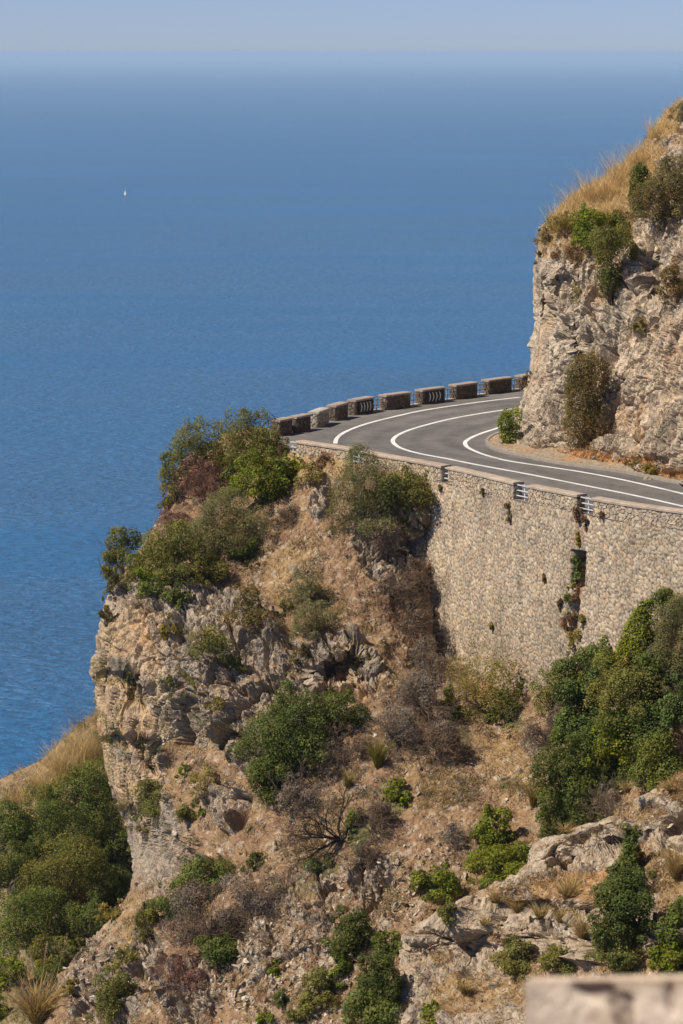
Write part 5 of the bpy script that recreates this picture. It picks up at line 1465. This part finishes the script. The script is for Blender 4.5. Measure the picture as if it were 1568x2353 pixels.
def build_cover():
    r = np.random.default_rng(91)
    def clumps(key, n, weight, per, h, c0, c1):
        p, nn = scatter_points(r, key, n, weight)
        tone = .75 + .5 * r.random((n, 1))
        roots = np.repeat(p, per, 0) + r.normal(size=(n * per, 3)) * .05
        V, F, C = blades(r, roots, h, .016, .9, c0, c1, .5)
        return V, F, C * np.repeat(np.repeat(tone, per, 0), 10, 0)
    g = MB()
    g.add(*clumps('A', 6000, soilness, 6, .20, (.22, .15, .08), (.34, .235, .125)))
    g.add(*clumps('A', 2000, lambda P, X, Y, N: soilness(P, X, Y, N) * sm(0, .3, noise3(P * .4, 811)), 7, .30, (.30, .2, .08), (.50, .35, .15)))
    g.add(*clumps('A', 3600, lambda P, X, Y, N: soilness(P, X, Y, N) * sm(-.05, .35, noise3(P * .5 + 50, 812)) * sm(1350, 1750, Y), 7, .22, (.17, .155, .045), (.31, .27, .085)))
    g.add(*clumps('D', 2600, lambda P, X, Y, N: .06 + blobs(X, Y, D_SOIL), 6, .22, (.30, .2, .09), (.48, .31, .14)))
    g.add(*clumps('C', 3400, lambda P, X, Y, N: blobs(X, Y, C_GRASS), 7, .36, (.52, .37, .15), (.76, .56, .28)))
    g.add(*clumps('C', 900, lambda P, X, Y, N: blobs(X, Y + 4, C_FOOT), 7, .22, (.40, .2, .07), (.50, .28, .11)))
    g.add(*clumps('B', 2500, lambda P, X, Y, N: .15 + sm(1850, 1700, Y), 7, .5, (.30, .22, .08), (.52, .38, .17)))
    tag(g.build("dry_grass", M_GRASS, origin=np.array([0, 120, ROAD_Z])), kind='stuff')
    # low dry scrub: countless knee-high brown and olive tangles
    sc = MB()
    for n, key, wt, c in ((760, 'A', soilness, (.19, .135, .095)), (420, 'A', soilness, (.24, .17, .10)), (440, 'A', soilness, (.19, .175, .055)), (330, 'A', lambda P, X, Y, N: blobs(X, Y, A_ROCK) * (Y > interp(TOPL, X) + 6) * sm(.3, .7, N[..., 2]), (.19, .175, .055)),
                          (70, 'C', lambda P, X, Y, N: C_fleck(P, X, Y), (.22, .17, .08)), (170, 'D', lambda P, X, Y, N: .05 + blobs(X, Y, D_SOIL), (.24, .17, .08)), (200, 'B', lambda P, X, Y, N: 1 + 0 * X, (.15, .15, .05))):
        p, nn = scatter_points(r, key, n, wt)
        s = .16 + .34 * r.random(n) ** 1.6
        L = np.c_[p + nn * (s * .35)[:, None], s * 1.2, s * 1.1, s * .75]
        V, F, C = leaves(r, L, n * 85, .11, .026, c, .4, gap=.1)
        sc.add(V, F, C)
    tag(sc.build("low_scrub", M_LEAF, origin=np.array([0, 118, ROAD_Z])), kind='stuff')
    # loose stones
    t = (1 + 5 ** .5) / 2
    ico = np.array([(-1, t, 0), (1, t, 0), (-1, -t, 0), (1, -t, 0), (0, -1, t), (0, 1, t), (0, -1, -t), (0, 1, -t), (t, 0, -1), (t, 0, 1), (-t, 0, -1), (-t, 0, 1)]) / 1.9
    fc = np.array([(0, 11, 5), (0, 5, 1), (0, 1, 7), (0, 7, 10), (0, 10, 11), (1, 5, 9), (5, 11, 4), (11, 10, 2), (10, 7, 6), (7, 1, 8), (3, 9, 4), (3, 4, 2), (3, 2, 6), (3, 6, 8), (3, 8, 9), (4, 9, 5), (2, 4, 11), (6, 2, 10), (8, 6, 7), (9, 8, 1)])
    def stones(key, n, weight, lo, hi):
        p, nn = scatter_points(r, key, n, weight)
        s = lo + (hi - lo) * r.random(n) ** 3.5
        A = np.stack([rdir(r, n) for _ in range(3)], 1) * (s[:, None] * np.array([1, .8, .55]))[..., None]
        V = np.einsum('vk,nkj->nvj', ico, A) + ico[None] * (s * .35)[:, None, None] + r.normal(size=(n, 12, 3)) * (s * .12)[:, None, None] + p[:, None]
        c = lerp(np.broadcast_to((.34, .265, .19), (n, 3)), (.58, .48, .36), r.random(n)) * (.8 + .4 * r.random((n, 1)))
        F = fc[None] + (np.arange(n) * 12)[:, None, None]
        return V.reshape(-1, 3), F.reshape(-1, 3), np.repeat(c, 12, 0)
    scree = lambda P, X, Y, N: (.10 * soilness(P, X, Y, N) * sm(1150, 1700, Y) + blobs(X, Y, [(650, 2220, 200, 170, 1), (880, 2050, 120, 90, .9), (760, 2030, 60, 60, .7), (1000, 1980, 90, 70, .5), (260, 2230, 120, 110, .6)])) * (Y > interp(TOPL, X) + 6)
    V, F, C = [], [], []
    n = 0
    for a in (stones('A', 4600, scree, .03, .19), stones('A', 1800, soilness, .025, .15), stones('D', 700, lambda P, X, Y, N: .15 + blobs(X, Y, D_SOIL), .025, .15), stones('C', 260, lambda P, X, Y, N: blobs(X, Y + 6, C_FOOT), .03, .16)):
        V.append(a[0]); F.append(a[1] + n); C.append(a[2]); n += len(a[0])
    tag(mesh_obj("loose_stones", np.concatenate(V), np.concatenate(F), M_ROCK, None, np.concatenate(C), origin=np.array([0, 110, ROAD_Z - 10])), kind='stuff')
build_cover()
